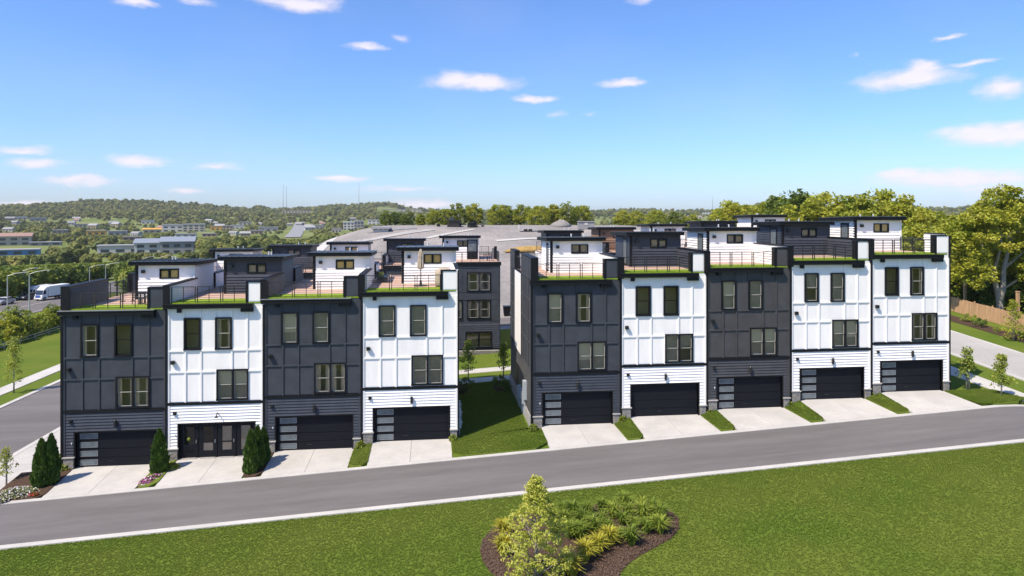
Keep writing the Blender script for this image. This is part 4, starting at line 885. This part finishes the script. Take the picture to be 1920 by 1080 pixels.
p, d = site(1000, 470); b = MB(); n = 30
for k in range(n):
    pass
b.lathe([(1,-.1),(.8,.35),(.45,.62),(.1,.7)], 18); b.v = [(x*6.5*(1+.08*rs_.normal()), y*2.4*(1+.1*rs_.normal()), z*1.5) for x, y, z in b.v]
tag(b.build('straw_mound', M['straw'], None, p, .12, True), 'low mound covered in ochre straw behind the rear houses', 'mound')

# ------------------------------------------------------------------ highway: vehicles, lamps, barrier, hedge
def wheelset(t, xs, y, r):
    for x in xs:
        for s in (-1, 1): 
            w = MB().tube([(x,s*y,r),(x,s*(y-.28),r)], [r,r], 14).build('wheel', M['tyre'], t); MB().tube([(x,s*(y+.01),r),(x,s*(y-.02),r)], [r*.55,r*.55], 10).build('rim', M['metalgrey'], w)
def box_truck(p, rz, label, s=1.0, blue=True):
    t = thing('box_truck', label, 'truck', p, rz); t.scale = (s,)*3
    MB().hexa([(-5.2,-1.25,1.0),(2.2,-1.25,1.0),(2.2,1.25,1.0),(-5.2,1.25,1.0)], [(-5.2,-1.25,3.75),(2.2,-1.25,3.75),(2.2,1.25,3.75),(-5.2,1.25,3.75)]).build('cargo_box', M['truckwhite'], t)
    MB().hexa([(2.35,-1.15,.5),(4.6,-1.15,.5),(4.6,1.15,.5),(2.35,1.15,.5)], [(2.35,-1.1,3.0),(3.7,-1.05,3.0),(3.7,1.05,3.0),(2.35,1.1,3.0)]).build('cab', M['truckwhite'], t)
    MB().hexa([(2.3,-1.15,3.0),(3.5,-1.0,3.0),(3.5,1.0,3.0),(2.3,1.15,3.0)], [(2.3,-1.15,3.7),(2.7,-1.0,3.65),(2.7,1.0,3.65),(2.3,1.15,3.7)]).build('air_deflector', M['truckwhite'], t)
    MB().hexa([(4.34,-1.0,1.75),(4.36,-1.0,1.75),(4.36,1.0,1.75),(4.34,1.0,1.75)], [(3.85,-.95,2.8),(3.9,-.95,2.8),(3.9,.95,2.8),(3.85,.95,2.8)]).build('windscreen', M['carglass'], t)
    for sy in (-1, 1): MB().hexa([(3.0,sy*1.17,1.75),(4.0,sy*1.17,1.75),(4.0,sy*1.12,1.75),(3.0,sy*1.12,1.75)], [(3.0,sy*1.13,2.7),(3.65,sy*1.13,2.7),(3.65,sy*1.05,2.7),(3.0,sy*1.05,2.7)]).build('side_window', M['carglass'], t); MB().box(4.58, 4.63, sy*.85-.18, sy*.85+.18, .8, 1.05).build('headlight', M['pipe'], t)
    if blue: MB().box(4.5, 4.62, -.7, .7, .95, 1.5).build('grille', M['truckblue'], t)
    MB().box(-5.2, 4.4, -.9, .9, .6, 1.0).build('chassis', M['tyre'], t); wheelset(t, (-3.8, -2.7, 3.5), 1.2, .5)
def sedan(p, rz, label, m):
    t = thing('car', label, 'car', p, rz); prof = [(-2.2,.35),(2.2,.35),(2.25,.75),(1.9,.92),(.9,1.0),(-1.6,1.02),(-2.2,.95)]; n = len(prof)
    def ext(name, prof, y, mm): MB().hexa([(x,-y,z) for x, z in prof], [(x,y,z) for x, z in prof]).build(name, mm, t)
    ext('body', prof, .9, m); ext('cabin', [(-1.7,1.02),(.9,1.0),(.25,1.45),(-1.1,1.47)], .78, M['carglass']); ext('roof', [(-1.1,1.47),(.25,1.45),(.2,1.5),(-1.05,1.52)], .76, m)
    for sy in (-1, 1): MB().box(2.2, 2.28, sy*.65-.2, sy*.65+.2, .62, .78).build('headlight', M['pipe'], t)
    wheelset(t, (-1.35, 1.35), .9, .33)
p = ground_at(84, 562)[0]; hz = lambda p: Vector((p.x, p.y, p.z+.08))
box_truck(hz(ground_at(96, 561)[0]), R(-104), 'white box truck with blue grille on the highway', .82)
box_truck(hz(ground_at(72, 556)[0]), R(-100), 'smaller white truck behind the blue grilled truck on the highway', .66, False)
sedan(hz(ground_at(52, 562)[0]), R(-98), 'dark car ahead of the trucks on the highway', M['cardark']); sedan(hz(ground_at(8, 571)[0]), R(-96), 'silver car at the left edge of the highway', M['carsilver'])
def street_lamp(p, h, rz, label, two=False):
    t = thing('street_lamp', label, 'street lamp', p, rz, 'lamps along the highway')
    MB().tube([(0,0,-.3),(0,0,h*.6),(0,0,h)], [.13,.1,.07], 7).build('pole', M['lamp'], t)
    for s in ((1, -1) if two else (1,)):
        a = MB().tube([(0,0,h-.1),(s*1.2,0,h+.35),(s*2.6,0,h+.55)], [.06,.05,.05], 6).build('arm', M['lamp'], t); MB().box(min(s*2.5, s*3.3), max(s*2.5, s*3.3), -.15, .15, h+.48, h+.62).build('lamp_head', M['lamp'], a)
lamps = [(14,592,511,0),(41,556,504,0),(55,592,507,0),(168,540,498,0),(198,536,494,0),(268,520,482,0),(300,515,480,0)]
for n, (px, py, pt, two) in enumerate(lamps):
    p, d = ground_at(px, py); street_lamp(p, (py-pt)/F*d*.93, R(15), f'grey highway street lamp, {ORD[n]} from the left', two)
# pale barrier wall below the highway
p0, d0 = ground_at(-20, 622); p1, d1 = ground_at(52, 606); dv = (p1-p0); ang = math.atan2(dv.y, dv.x); Lw = dv.length
t = thing('barrier_wall', 'pale concrete barrier wall below the highway at the left edge', 'wall', p0, ang)
MB().box(0, Lw, -.25, .25, -.5, 1.25).build('wall', M['concrete2'], t); MB().box(-.1, Lw+.1, -.35, .35, 1.25, 1.4).build('coping', M['broof'], t)
# hedge of shrubs at the far edge of the left lawn, low rail in front
SHR = [tree_meshes(91+k, 3.2, 1.7, 1.7, 34, 70, .26, .58, M[('leafgold', 'leaf', 'leafyoung')[k]], trunk_r=.08, zc=1.55, limbs=5) for k in range(3)]
for n in range(17):
    y = 30+n*3.0+rnd.uniform(-.5, .5); x = -31.2+rnd.uniform(-.7, .7); place_tree('shrub', SHR[n%3], (x, y, G(x, y)-.1), rnd.uniform(.85, 1.35), rnd.uniform(0, 6), f'{ORD[n]} shrub from the near end of the hedge beyond the left lawn', 'hedge beyond the left lawn', 'shrub')
t = thing('guard_rail', 'low dark guard rail along the foot of the hedge at left', 'railing', (0,0,0))
for k in range(16): y = 28+k*3.2; MB().box(-28.9, -28.8, y-.05, y+.05, G(-28.9, y)-.1, G(-28.9, y)+.75).build('post', M['metalgrey'], t)
for h in (.35, .68): MB().tube([(-28.85, 28+k*3.2, G(-28.85, 28+k*3.2)+h) for k in range(16)], [.04]*16, 5).build('rail', M['metalgrey'], t)

# ------------------------------------------------------------------ cedar fence on the right
def fence():
    x = 81.4; t = thing('cedar_fence', 'cedar board fence stepping down the slope beside the right street', 'fence', (0,0,0)); y = 6.0; n = 0
    bb = MB().box(0, .022, 0, .142, 0, 1.6); me = mesh('board', bb.v, bb.f, M['fence'])
    while y < 44:
        o = obj('board', me, t, (x+rnd.uniform(-.004, .004), y, G(x, y)+.03), 0); o.scale = (1, 1, rnd.uniform(.985, 1.01)); y += .15
    y = 6.0
    while y < 44.5: box('post', t, x+.03, x+.14, y-.06, y+.06, G(x, y)-.3, G(x, y)+1.75, M['fence']); y += 2.4
    for h in (.35, 1.35):
        ys = np.arange(6, 44.1, 2); MB().tube([(x+.05, yy, G(x, yy)+h) for yy in ys], [.045]*len(ys), 4).build('rail', M['fence'], t)
fence()
for n, (px, py, h) in enumerate(((1796,575,3.0),(1894,600,3.0),(1917,606,2.8))):
    p, d = ground_at(px, py); p.x += .9; tag(MB().box(-.13,.13,-.13,.13,-.3,h).box(-.17,.17,-.17,.17,h,h+.08).build('timber_post', M['fence'], None, p), f'tall timber post behind the cedar fence, {ORD[n]} from the left', 'post', 'tall timber posts')
# a white garden pergola and dark undergrowth beyond the fence
p, d = ground_at(1815, 566); p.x += 1.5; t = thing('pergola', 'white garden pergola under the trees behind the cedar fence', 'pergola', p, .1)
for sx in (-1.3, 1.3):
    for sy in (-1, 1): MB().box(sx-.06, sx+.06, sy-.06, sy+.06, 0, 2.5).build('post', M['pipe'], t)
for sy in (-1, 1): MB().box(-1.7, 1.7, sy-.05, sy+.05, 2.5, 2.65).build('beam', M['pipe'], t)
for k in range(9): MB().box(-1.65+k*.4, -1.55+k*.4, -1.4, 1.4, 2.65, 2.78).build('slat', M['pipe'], t)
MB().box(-.9, .9, -.3, .3, .42, .5).box(-.85, -.75, -.25, .25, 0, .42).box(.75, .85, -.25, .25, 0, .42).build('bench', M['pipe'], t)
UND = tree_meshes(97, 3.2, 2.0, 1.7, 40, 70, .28, .6, M['leafdark'], trunk_r=.08, zc=1.6, limbs=5)
for n in range(14):
    x, y = 88+(n%2)*2.2+rnd.uniform(-.6, .6), 10+n*2.7+rnd.uniform(-.5, .5)
    if 17 < y < 23: continue
    place_tree('shrub', UND, (x, y, G(x, y)-.1), rnd.uniform(.9, 1.5), rnd.uniform(0, 6), f'dark shrub of the undergrowth behind the cedar fence, {ORD[n]} place from its near end', 'undergrowth behind the fence', 'shrub')
strip('mulch_bed', 77.4, 79.6, 4, 40, .04, M['mulch'])
BUSH = [tree_meshes(101+k, .7, .5, .36, 12, 40, .11, .17, M['leafdark' if k else 'leafyoung'], trunk_r=.03, zc=.36, limbs=3) for k in range(2)]
for n in range(11): y = 6.5+n*2.4; x = 78.5+rnd.uniform(-.5, .5); place_tree('small_shrub', BUSH[n%2], (x, y, G(x, y)+.03), rnd.uniform(.8, 1.3), rnd.uniform(0, 6), f'small shrub in the mulch before the cedar fence, {ORD[n]} from the near end', 'shrubs before the fence', 'shrub')

# ------------------------------------------------------------------ young trees
def young(px, py, top, wpx, label, lm='leafyoung', seed=1, stems=1, zoff=0.0, n_cl=46, per=22, leaf=.16, low=.3, gz=None):
    if gz is None: p, d = ground_at(px, py)
    else: p = at(px, py, gz); d = (H-gz)*F/(py-HY)
    h = (py-top)/F*d; rw_ = wpx/F*d/2; rs = np.random.RandomState(seed); t = thing('young_tree', label, 'tree', p)
    def shp(rs, n):
        z = rs.uniform(0, 1, n)**.8; r = (1-z)**.75*(.35+.65*np.minimum(1, z*6+.35)); a = rs.uniform(0, 6.283, n); q = np.sqrt(rs.uniform(.05, 1, n))
        return np.stack([r*q*np.cos(a)*rw_, r*q*np.sin(a)*rw_, h*(low+(1-low)*z*.97)], 1)
    P_, cen = clumped(rs, n_cl, per, shp, .17*h**.5)
    b = MB()
    for s in range(stems):
        ox = (s-(stems-1)/2)*.22; b.tube([(ox,0,-.2),(ox*.9,.02,h*.4),(ox*.4,0,h*.75),(0,0,h*.97)], [.045+.006*h,.04,.025,.008], 7)
    for c in cen[rs.permutation(len(cen))[:22]]:
        z0 = max(h*low*.8, c[2]-.28*math.hypot(c[0], c[1])*2-.15); b.tube([(0,0,z0), tuple((np.array([0,0,z0])+c)*.5+np.array([0,0,-.03])), tuple(c)], [.018,.013,.005], 4)
    b.build('trunk', M['barkpale'], t, smooth=True); obj('crown', quads_np('crown', leaves(P_, leaf, rs, .62, .2), M[lm]), t); return t
young(1815, 731, 652, 38, 'young two-stemmed tree in mulch ring beside the right end house', seed=3, stems=2)
young(1878, 746, 666, 36, 'young single-stemmed tree on the lawn nearest the right street', seed=4)
young(1900, 640, 562, 40, 'young conical tree in the mulch before the cedar fence', 'leafgold', seed=5, low=.1, n_cl=60)
young(26, 737, 632, 34, 'slender young tree on the verge across the left street', seed=6, low=.16, n_cl=60, per=26)
young(12, 912, 840, 30, 'small pale young tree in the flower bed at the left corner', 'leafgold', seed=7, n_cl=34, per=16, leaf=.13)
young(878, 716, 640, 36, 'left one of two young trees at the back of the grass gap', seed=8)
young(944, 712, 643, 26, 'right one of two young trees at the back of the grass gap', seed=9)
# the lime green young tree in the foreground bed: clearly stronger, larger leaves
def fore_tree():
    p = at(1004, 1112, roadz(24.2)); d = (H-p.z)*F/(1112-HY); h = (1112-893)/F*d; rs = np.random.RandomState(21); t = thing('lime_tree', 'lime green young tree with slim stem in the foreground bed', 'tree', p)
    def shp(rs, n):
        z = rs.uniform(0, 1, n); r = np.interp(z, [0, .15, .4, .6, .8, .92, 1], [.8, .95, 1.0, .78, .36, .19, .05])*1.4; a = rs.uniform(0, 6.283, n); q = np.sqrt(rs.uniform(.02, 1, n)); return np.stack([r*q*np.cos(a), r*q*np.sin(a), h*(.10+.89*z)], 1)
    P_, cen = clumped(rs, 340, 32, shp, .17)
    b = MB(); b.tube([(0,0,-.2),(.02,0,h*.3),(0,.02,h*.6),(.02,0,h*.99)], [.07,.055,.035,.008], 8)
    for c in cen[rs.permutation(len(cen))[:80]]:
        z0 = max(.25, c[2]-.75*math.hypot(c[0], c[1])-.1); b.tube([(0,0,z0), (c[0]*.5, c[1]*.5, (z0+c[2])*.5-.05), tuple(c)], [.02,.014,.005], 5)
    b.build('trunk', M['barkpale'], t, smooth=True); obj('crown', quads_np('crown', leaves(P_, .106, rs, .52, .15), M['leaflime']), t)
fore_tree()
# dark beds and low shrubs at the back of the grass gap
for x, y, rx, ry in ((25.4, 12.2, .8, 1.7), (28.6, 11.6, .65, 1.9)):
    n = 18; v = [(x, y, G(x, y)+.14)]+[(x+rx*math.cos(2*math.pi*k/n)*(1+.1*math.sin(3*k)), y+ry*math.sin(2*math.pi*k/n)*(1+.08*math.cos(5*k)), G(x, y)+.085) for k in range(n)]
    struct('planting_bed', mesh('planting_bed', v, [(0, 1+k, 1+(k+1)%n) for k in range(n)], M['mulch']))
for n, (x, y, lb) in enumerate(((25.2, 11.3, 'low dark shrub beside the left flank at the back of the grass gap'), (25.7, 12.8, 'low dark shrub under the left young tree in the grass gap'), (28.7, 10.6, 'low dark shrub beside the right flank at the back of the grass gap'), (28.5, 12.6, 'low dark shrub under the right young tree in the grass gap'))):
    place_tree('small_shrub', BUSH[1], (x, y, G(x, y)+.1), 1.2, n, lb, None, 'shrub')
for n in range(6): place_tree('small_shrub', BUSH[n%2], (18.6+n*1.05, RY-1.6, G(20, RY)+.05), 1.1, n, f'shrub along the planter of the rear house in the gap, {ORD[n]} from the left', 'shrubs along the rear planter', 'shrub')
# arborvitae beside the drives
def arbor(px, py, top, wpx, label, seed, gz):
    p = at(px, py, gz); d = (H-gz)*F/(py-HY); h = (py-top)/F*d; r0 = wpx/F*d/2; rs = np.random.RandomState(seed); n = 5200
    z = rs.uniform(0, 1, n)**1.15; prof = np.interp(z, [0, .06, .3, .6, .85, 1], [.7, .95, 1, .78, .4, .03]); a = rs.uniform(0, 6.283, n)
    lump = 1+.10*np.sin(a*5+z*9+seed)+.08*np.sin(a*3-z*17)+.05*np.sin(a*11+z*31); q = rs.uniform(.55, 1.05, n)**.6
    C = np.stack([prof*lump*q*np.cos(a)*r0, prof*lump*q*np.sin(a)*r0, z*h], 1)
    s = .12*rs.uniform(.6, 1.4, n)[:, None]; up = np.stack([np.cos(a)*.35, np.sin(a)*.35, np.ones(n)], 1)+rs.normal(size=(n, 3))*.3; up /= np.linalg.norm(up, axis=1, keepdims=True)
    sd = np.cross(up, rs.normal(size=(n, 3))); sd /= np.linalg.norm(sd, axis=1, keepdims=True); V = np.stack([C-up*s, C+sd*s*.4, C+up*s, C-sd*s*.4], 1)
    t = thing('arborvitae', label, 'arborvitae', p, 0, 'arborvitae beside the drives'); MB().tube([(0,0,-.2),(0,0,h*.8)], [.06,.02], 6).build('trunk', M['bark'], t); obj('crown', quads_np('crown', V, M['arbor']), t)
arbor(78, 910, 824, 30, 'left arborvitae of the pair at the left end house', 1, -.1); arbor(96, 904, 815, 27, 'right arborvitae of the pair at the left end house', 2, .0)
arbor(299, 886, 806, 29, 'single arborvitae between the first two drives', 3, .18)
arbor(470, 888, 808, 25, 'front arborvitae of the three beside the glazed doors', 4, .38); arbor(483, 876, 800, 25, 'middle arborvitae of the three beside the glazed doors', 5, .5); arbor(494, 866, 803, 22, 'rear arborvitae of the three beside the glazed doors', 6, .58)
# tufts and flowers
def tuft_mesh(seed, n, h, spread, m, w=.02):
    rs = np.random.RandomState(seed); V = []
    for k in range(n):
        a = rs.uniform(0, 6.283); ln = h*rs.uniform(.65, 1.2); lean = spread*rs.uniform(.15, 1); r0 = rs.uniform(0, .12)*spread*2
        d = np.array([math.cos(a), math.sin(a), 0]); s = np.array([-d[1], d[0], 0])*w*rs.uniform(.7, 1.4); p0 = d*r0; p1 = p0+d*lean*.45+np.array([0,0,ln*.7]); p2 = p0+d*lean*1.15+np.array([0,0,ln*(.95-.35*lean/max(spread, .01)*.8)])
        V.append([p0-s, p0+s, p1+s*.85, p1-s*.85]); V.append([p1-s*.85, p1+s*.85, p2+s*.12, p2-s*.12])
    return quads_np('blades', np.array(V), m)
TG = [tuft_mesh(1+k, 170, .62, .42, M['tuftgold']) for k in range(2)]; TN = [tuft_mesh(11+k, 120, .62, .46, M['tuftgreen']) for k in range(3)]
gold = [(1098,1052),(1122,1038),(1143,1024),(1072,1082),(946,1010),(944,1040)]
green = [(1183,1022),(1212,1000),(1224,988),(1238,1000),(1160,1012),(1190,992),(1168,985),(1205,975),(1180,968),(1225,966),(1150,972),(1130,985),(1112,1000),(1095,985),(1075,995),(1058,985),(1075,972),(1100,965),(1130,962),(1055,965),(1090,1012),(1070,1010),(1040,1000),(1030,975),(1205,955),(1170,952),(1140,998),(1240,975)]
def tuft(px, py, src, s, label, group):
    z = roadz(26)+.04
    for _ in range(4): p = at(px, py, z); z = G(p.x, p.y)+.05
    t = tag(obj('ornamental_grass', src, None, (p.x, p.y, z), rnd.uniform(0, 6)), label, 'grass tuft', group); t.scale = (s,)*3
for n, (px, py) in enumerate(gold): tuft(px, py, TG[n%2], rnd.uniform(1.35, 1.6), f'golden grass tuft in the foreground bed, {ORD[n]} of six counted from the bed\'s middle', 'golden tufts in the foreground bed')
for n, (px, py) in enumerate(green): tuft(px, py, TN[n%3], rnd.uniform(.95, 1.45), 'green grass tuft massed in the foreground bed', 'green tufts in the foreground bed')
def bed():
    px = [(900,1035),(905,1012),(920,996),(945,980),(985,966),(1030,957),(1080,951),(1130,947),(1180,945),(1225,947),(1256,957),(1273,975),(1274,992),(1260,1010),(1232,1026),(1205,1040),(1182,1055),(1166,1072),(1155,1095),(1120,1118),(1060,1128),(1000,1122),(950,1100),(920,1075),(905,1055)]
    out = []
    for q in px:
        z = 1.0
        for _ in range(4): p = at(*q, z); z = G(p.x, p.y)
        out.append((p.x, p.y))
    c = (sum(p[0] for p in out)/len(out), sum(p[1] for p in out)/len(out)); v = []; f = []; n = len(out); K = 5
    for k in range(K+1):
        s = k/K
        for (x, y) in out: X, Y = lerp(c[0], x, s), lerp(c[1], y, s); v.append((X, Y, G(X, Y)+.02+.10*(1-s**3)))
    for k in range(K):
        for j in range(n): f.append((k*n+j, k*n+(j+1)%n, (k+1)*n+(j+1)%n, (k+1)*n+j))
    f = [tuple(reversed(q)) for q in f]; struct('planting_bed', mesh('planting_bed', v, f, M['mulch'], True)); return out
bed_poly = bed()
def inside(x, y, poly):
    c = False; n = len(poly)
    for i in range(n):
        (x0, y0), (x1, y1) = poly[i], poly[i-1]
        if (y0 > y) != (y1 > y) and x < (x1-x0)*(y-y0)/(y1-y0)+x0: c = not c
    return c
# mulch chips lying in the bed
def chips():
    rs = random.Random(4); V = []; xs = [p[0] for p in bed_poly]; ys = [p[1] for p in bed_poly]
    while len(V) < 9000:
        x, y = rs.uniform(min(xs), max(xs)), rs.uniform(min(ys), max(ys))
        if not inside(x, y, bed_poly): continue
        a = rs.uniform(0, 3.14); l = rs.uniform(.02, .06); w = .012; z = G(x, y)+.06+rs.uniform(0, .09); t = rs.uniform(-.03, .03); d = (math.cos(a)*l, math.sin(a)*l); s = (-math.sin(a)*w, math.cos(a)*w)
        V.append([(x-d[0]-s[0], y-d[1]-s[1], z-t), (x+d[0]-s[0], y+d[1]-s[1], z+t), (x+d[0]+s[0], y+d[1]+s[1], z+t), (x-d[0]+s[0], y-d[1]+s[1], z-t)])
    o = obj('mulch_chips', quads_np('mulch_chips', np.array(V), mat('mulch_chip', (.13,.085,.06), .9, .4, 20))); o['kind'] = 'stuff'; o['label'] = 'bark chips spread over the foreground bed'; o['category'] = 'mulch'
chips()
def flowers(name, label, px, py, gz, rx, ry, hh, mats, n=240, seed=1, size=.09):
    p = at(px, py, gz); t = thing(name, label, 'flowers', p); rs = np.random.RandomState(seed); q = rs.normal(size=(n*2, 3)); q /= np.linalg.norm(q, axis=1, keepdims=True); q[:, 2] = np.abs(q[:, 2]); C = q*np.array([rx, ry, hh])*rs.uniform(.7, 1, n*2)[:, None]
    obj('foliage', quads_np('foliage', leaves(C*.93, size*1.2, rs, .6), M['leafdark']), t)
    for k, m in enumerate(mats): obj('blossom', quads_np('blossom', leaves(C[k::len(mats)][:n//len(mats)]*1.03, size, rs, .9, .8), m), t)
flowers('petunias', 'magenta and white petunias beside the first drive', 279, 905, .0, .55, .75, .3, [M['flower'], M['flowerw'], M['flower']], 420, 3, .10)
flowers('petunias', 'pink and white petunias nearer the single arborvitae', 294, 898, .05, .5, .6, .3, [M['flowerw'], M['flower']], 300, 4, .10)
flowers('cream_flowers', 'broad cream flowering ground cover at the left corner bed', 34, 926, -.25, 1.15, .75, .35, [M['flowerc'], M['flowerw']], 700, 5, .09)
flowers('cream_flowers', 'second clump of cream ground cover nearer the street corner', -6, 938, -.3, .8, .6, .3, [M['flowerc'], M['flowerw']], 400, 6, .09)
flowers('red_flowers', 'small red flowers in the mulch by the left end drive', 64, 928, -.18, .28, .2, .14, [M['red']], 60, 7, .08)
flowers('low_shrub', 'small green shrub at the stone pier by the first drive', 120, 882, .05, .4, .3, .45, [M['leafyoung']], 160, 8, .1)
flowers('low_shrub', 'low green shrub behind the single arborvitae', 322, 878, .3, .5, .45, .35, [M['leafyoung']], 220, 9, .1)
for n, (px, py, gz) in enumerate(((676,838,.9),(850,826,1.03),(1000,806,1.6),(1168,790,1.9),(1330,774,2.2),(1478,758,2.6),(1634,742,3.0))):
    flowers('low_shrub', f'small leafy shrub at a stone pier, {ORD[n]} such shrub from the left', px, py, gz, .32, .3, .42, [M['leafyoung']], 150, 20+n, .1)

# ------------------------------------------------------------------ things on the decks
def deck_spot(h, u, v): o = houses[h].location; return Vector((o.x+u, o.y+v, o.z+DECK))
t = thing('umbrella', 'closed beige patio umbrella on the deck of the white house', 'umbrella', deck_spot(3, 3.75, 3.2))
MB().lathe([(.035,0),(.035,2.55)], 8).build('pole', M['bark'], t); MB().lathe([(.5,.0),(.5,.06),(.1,.1),(.06,.4)], 14).build('base', M['blackmetal'], t)
b = MB(); b.lathe([(.15,1.2),(.22,1.3),(.19,1.7),(.16,1.95),(.17,2.1),(.12,2.4),(.04,2.6)], 16); b.v = [(x*(1+.18*math.cos(8*math.atan2(y, x))), y*(1+.18*math.cos(8*math.atan2(y, x))), z) for x, y, z in b.v]; b.build('canopy', M['beige'], t)
def chair(p, rz, label, m=None):
    m = m or M['blackmetal']; t = thing('patio_chair', label, 'chair', p, rz, 'patio chairs')
    MB().box(-.24,.24,-.24,.24,.42,.46).build('seat', m, t); b = MB(); b.box(-.24,-.2,.2,.24,.46,.9).box(.2,.24,.2,.24,.46,.9)
    for k in range(4): b.box(-.2,.2,.21,.235,.52+k*.1,.57+k*.1)
    b.build('backrest', m, t)
    for sx in (-.22,.22):
        for sy in (-.22,.22): MB().box(sx-.02,sx+.02,sy-.02,sy+.02,0,.42).build('leg', m, t)
def table(p, w, d, label, m):
    t = thing('patio_table', label, 'table', p); MB().box(-w/2,w/2,-d/2,d/2,.70,.75).build('tabletop', m, t)
    for sx in (-1, 1):
        for sy in (-1, 1): MB().box(sx*(w/2-.08)-.03,sx*(w/2-.08)+.03,sy*(d/2-.08)-.03,sy*(d/2-.08)+.03,0,.70).build('leg', m, t)
table(deck_spot(0, 4.35, 2.6), 1.5, .8, 'black dining table on the deck of the left end house', M['blackmetal'])
for n, (u, v, rz, lb) in enumerate(((3.9, 3.3, 0, 'black patio chair at left behind the dining table'), (4.7, 3.3, 0, 'black patio chair at right behind the dining table'), (4.0, 1.9, 3.14, 'black patio chair at left before the dining table'), (4.7, 1.9, 3.14, 'black patio chair at right before the dining table'), (3.35, 2.6, 1.57, 'black patio chair at the left head of the dining table'))): chair(deck_spot(0, u, v), rz, lb)
chair(deck_spot(1, 1.5, 8), .4, 'black patio chair at the back of the deck over the glazed doors')
for n, (u, h) in enumerate(((1.9, 1.9), (2.55, 2.0))): tag(MB().tube([(0,0,0),(0,0,h)], [.03,.025], 6).lathe([(.16,0),(.16,.05)], 10).build('light_pole', M['blackmetal'], None, deck_spot(0, u, 3.9)), ('left', 'right')[n]+' slim black light pole on the deck of the left end house', 'pole')
t = thing('deck_sofa', 'black deck sofa with lime cushion left of the umbrella', 'sofa', deck_spot(3, .9, 6.3)); MB().box(-.4,.4,-.8,.8,.15,.42).build('seat', M['blackmetal'], t); MB().box(-.45,-.3,-.8,.8,.42,.85).build('backrest', M['blackmetal'], t); MB().box(-.28,.05,-.3,.2,.43,.75).build('cushion', M['leaflime'], t)
t = thing('folded_cover', 'white covered deck furniture behind the white pier', 'furniture cover', deck_spot(3, 5.35, 2.2)); b = MB(); b.lathe([(.45,0),(.5,.4),(.46,.8),(.5,1.05),(.35,1.28),(.1,1.36)], 14); b.v = [(x*1.25, y*.8, z) for x, y, z in b.v]; b.build('cover', M['beige'], t, smooth=True)
for n, (u, v) in enumerate(((4.6, 1.6), (5.2, 1.7))):
    o = rear[4].location; chair(Vector((o.x+u, o.y+v, o.z+DECK)), .3*n, ('left','right')[n]+' patio chair on the deck of the rear house in the gap')
p, d = ground_at(950, 592)
t = thing('waste_bin', 'black wheeled bin in the lane behind the rear houses', 'bin', p); MB().hexa([(-.4,-.4,.1),(.4,-.4,.1),(.4,.4,.1),(-.4,.4,.1)], [(-.5,-.5,1.3),(.5,-.5,1.3),(.5,.5,1.3),(-.5,.5,1.3)]).build('body', M['black'], t); MB().box(-.53,.53,-.55,.53,1.3,1.4).build('lid', M['blackmetal'], t)

# ------------------------------------------------------------------ grass blades over the lawns in front
def lawn_tufts():
    src = [tuft_mesh(200+k, 12, .045, .05, M['blade'], .006) for k in range(4)]; r = random.Random(12); pts = []
    while len(pts) < 150000:
        y = -9.85-r.random()**1.15*14; x = r.uniform(-2, 62)
        dx = x-CX
        if abs(dx)*1.0 > (y+D)*1.02+6 or inside(x, y, bed_poly): continue
        pts.append((x, y, G(x, y)-.01, r.uniform(.7, 1.5)))
    for _ in range(24000):
        y = r.uniform(-3.4, 14); x = r.uniform(24.7, 29.2) if y > -.02 else r.uniform(gap_l+.05, gap_r-.05)
        if y < -2.6 and min(x-gap_l, gap_r-x) < (-2.6-y): continue
        z = s_gap[1](x, y) if y < -.02 else max(G(x, y)+.06, lerp(lerp(1.05, 1.6, (x-24.6)/4.72), G(x, y)+.04, sm(0, 13, y))+.02); pts.append((x, y, z, r.uniform(.8, 1.6)))
    for (o, zf) in strips+[s_end]:
        if o.name.startswith('planting'): continue
        xs = [v.co.x for v in o.data.vertices]; a, b = min(xs), max(xs)
        for _ in range(int((b-a)*1300)):
            x, y = r.uniform(a+.03, b-.03), r.uniform(-3.35, -.05)
            if y < -3.0 and min(x-a, b-x) < -3.0-y: continue
            pts.append((x, y, zf(x, y)-.01, r.uniform(.8, 1.6)))
    scatter('lawn_grass', 'short mown grass of the lawns before the houses', 'grass', pts, src, 9)
lawn_tufts()

# ------------------------------------------------------------------ air
def haze():
    hx0, hx1, hy0, hy1 = -3600, 3600, -1000, 3500
    o = MB().box(hx0, hx1, hy0, hy1, -60, 125).build('haze', bpy.data.materials.new('haze_air')); o['kind'] = 'stuff'
    m = o.data.materials[0]; m.use_nodes = True; N = m.node_tree.nodes; N.clear(); out = N.new('ShaderNodeOutputMaterial'); pv = N.new('ShaderNodeVolumePrincipled')
    pv.inputs['Color'].default_value = (.97, .98, 1, 1); pv.inputs['Density'].default_value = .00007; pv.inputs['Anisotropy'].default_value = 0.0
    m.node_tree.links.new(pv.outputs[0], out.inputs['Volume'])
haze()
S.cycles.volume_bounces = 0
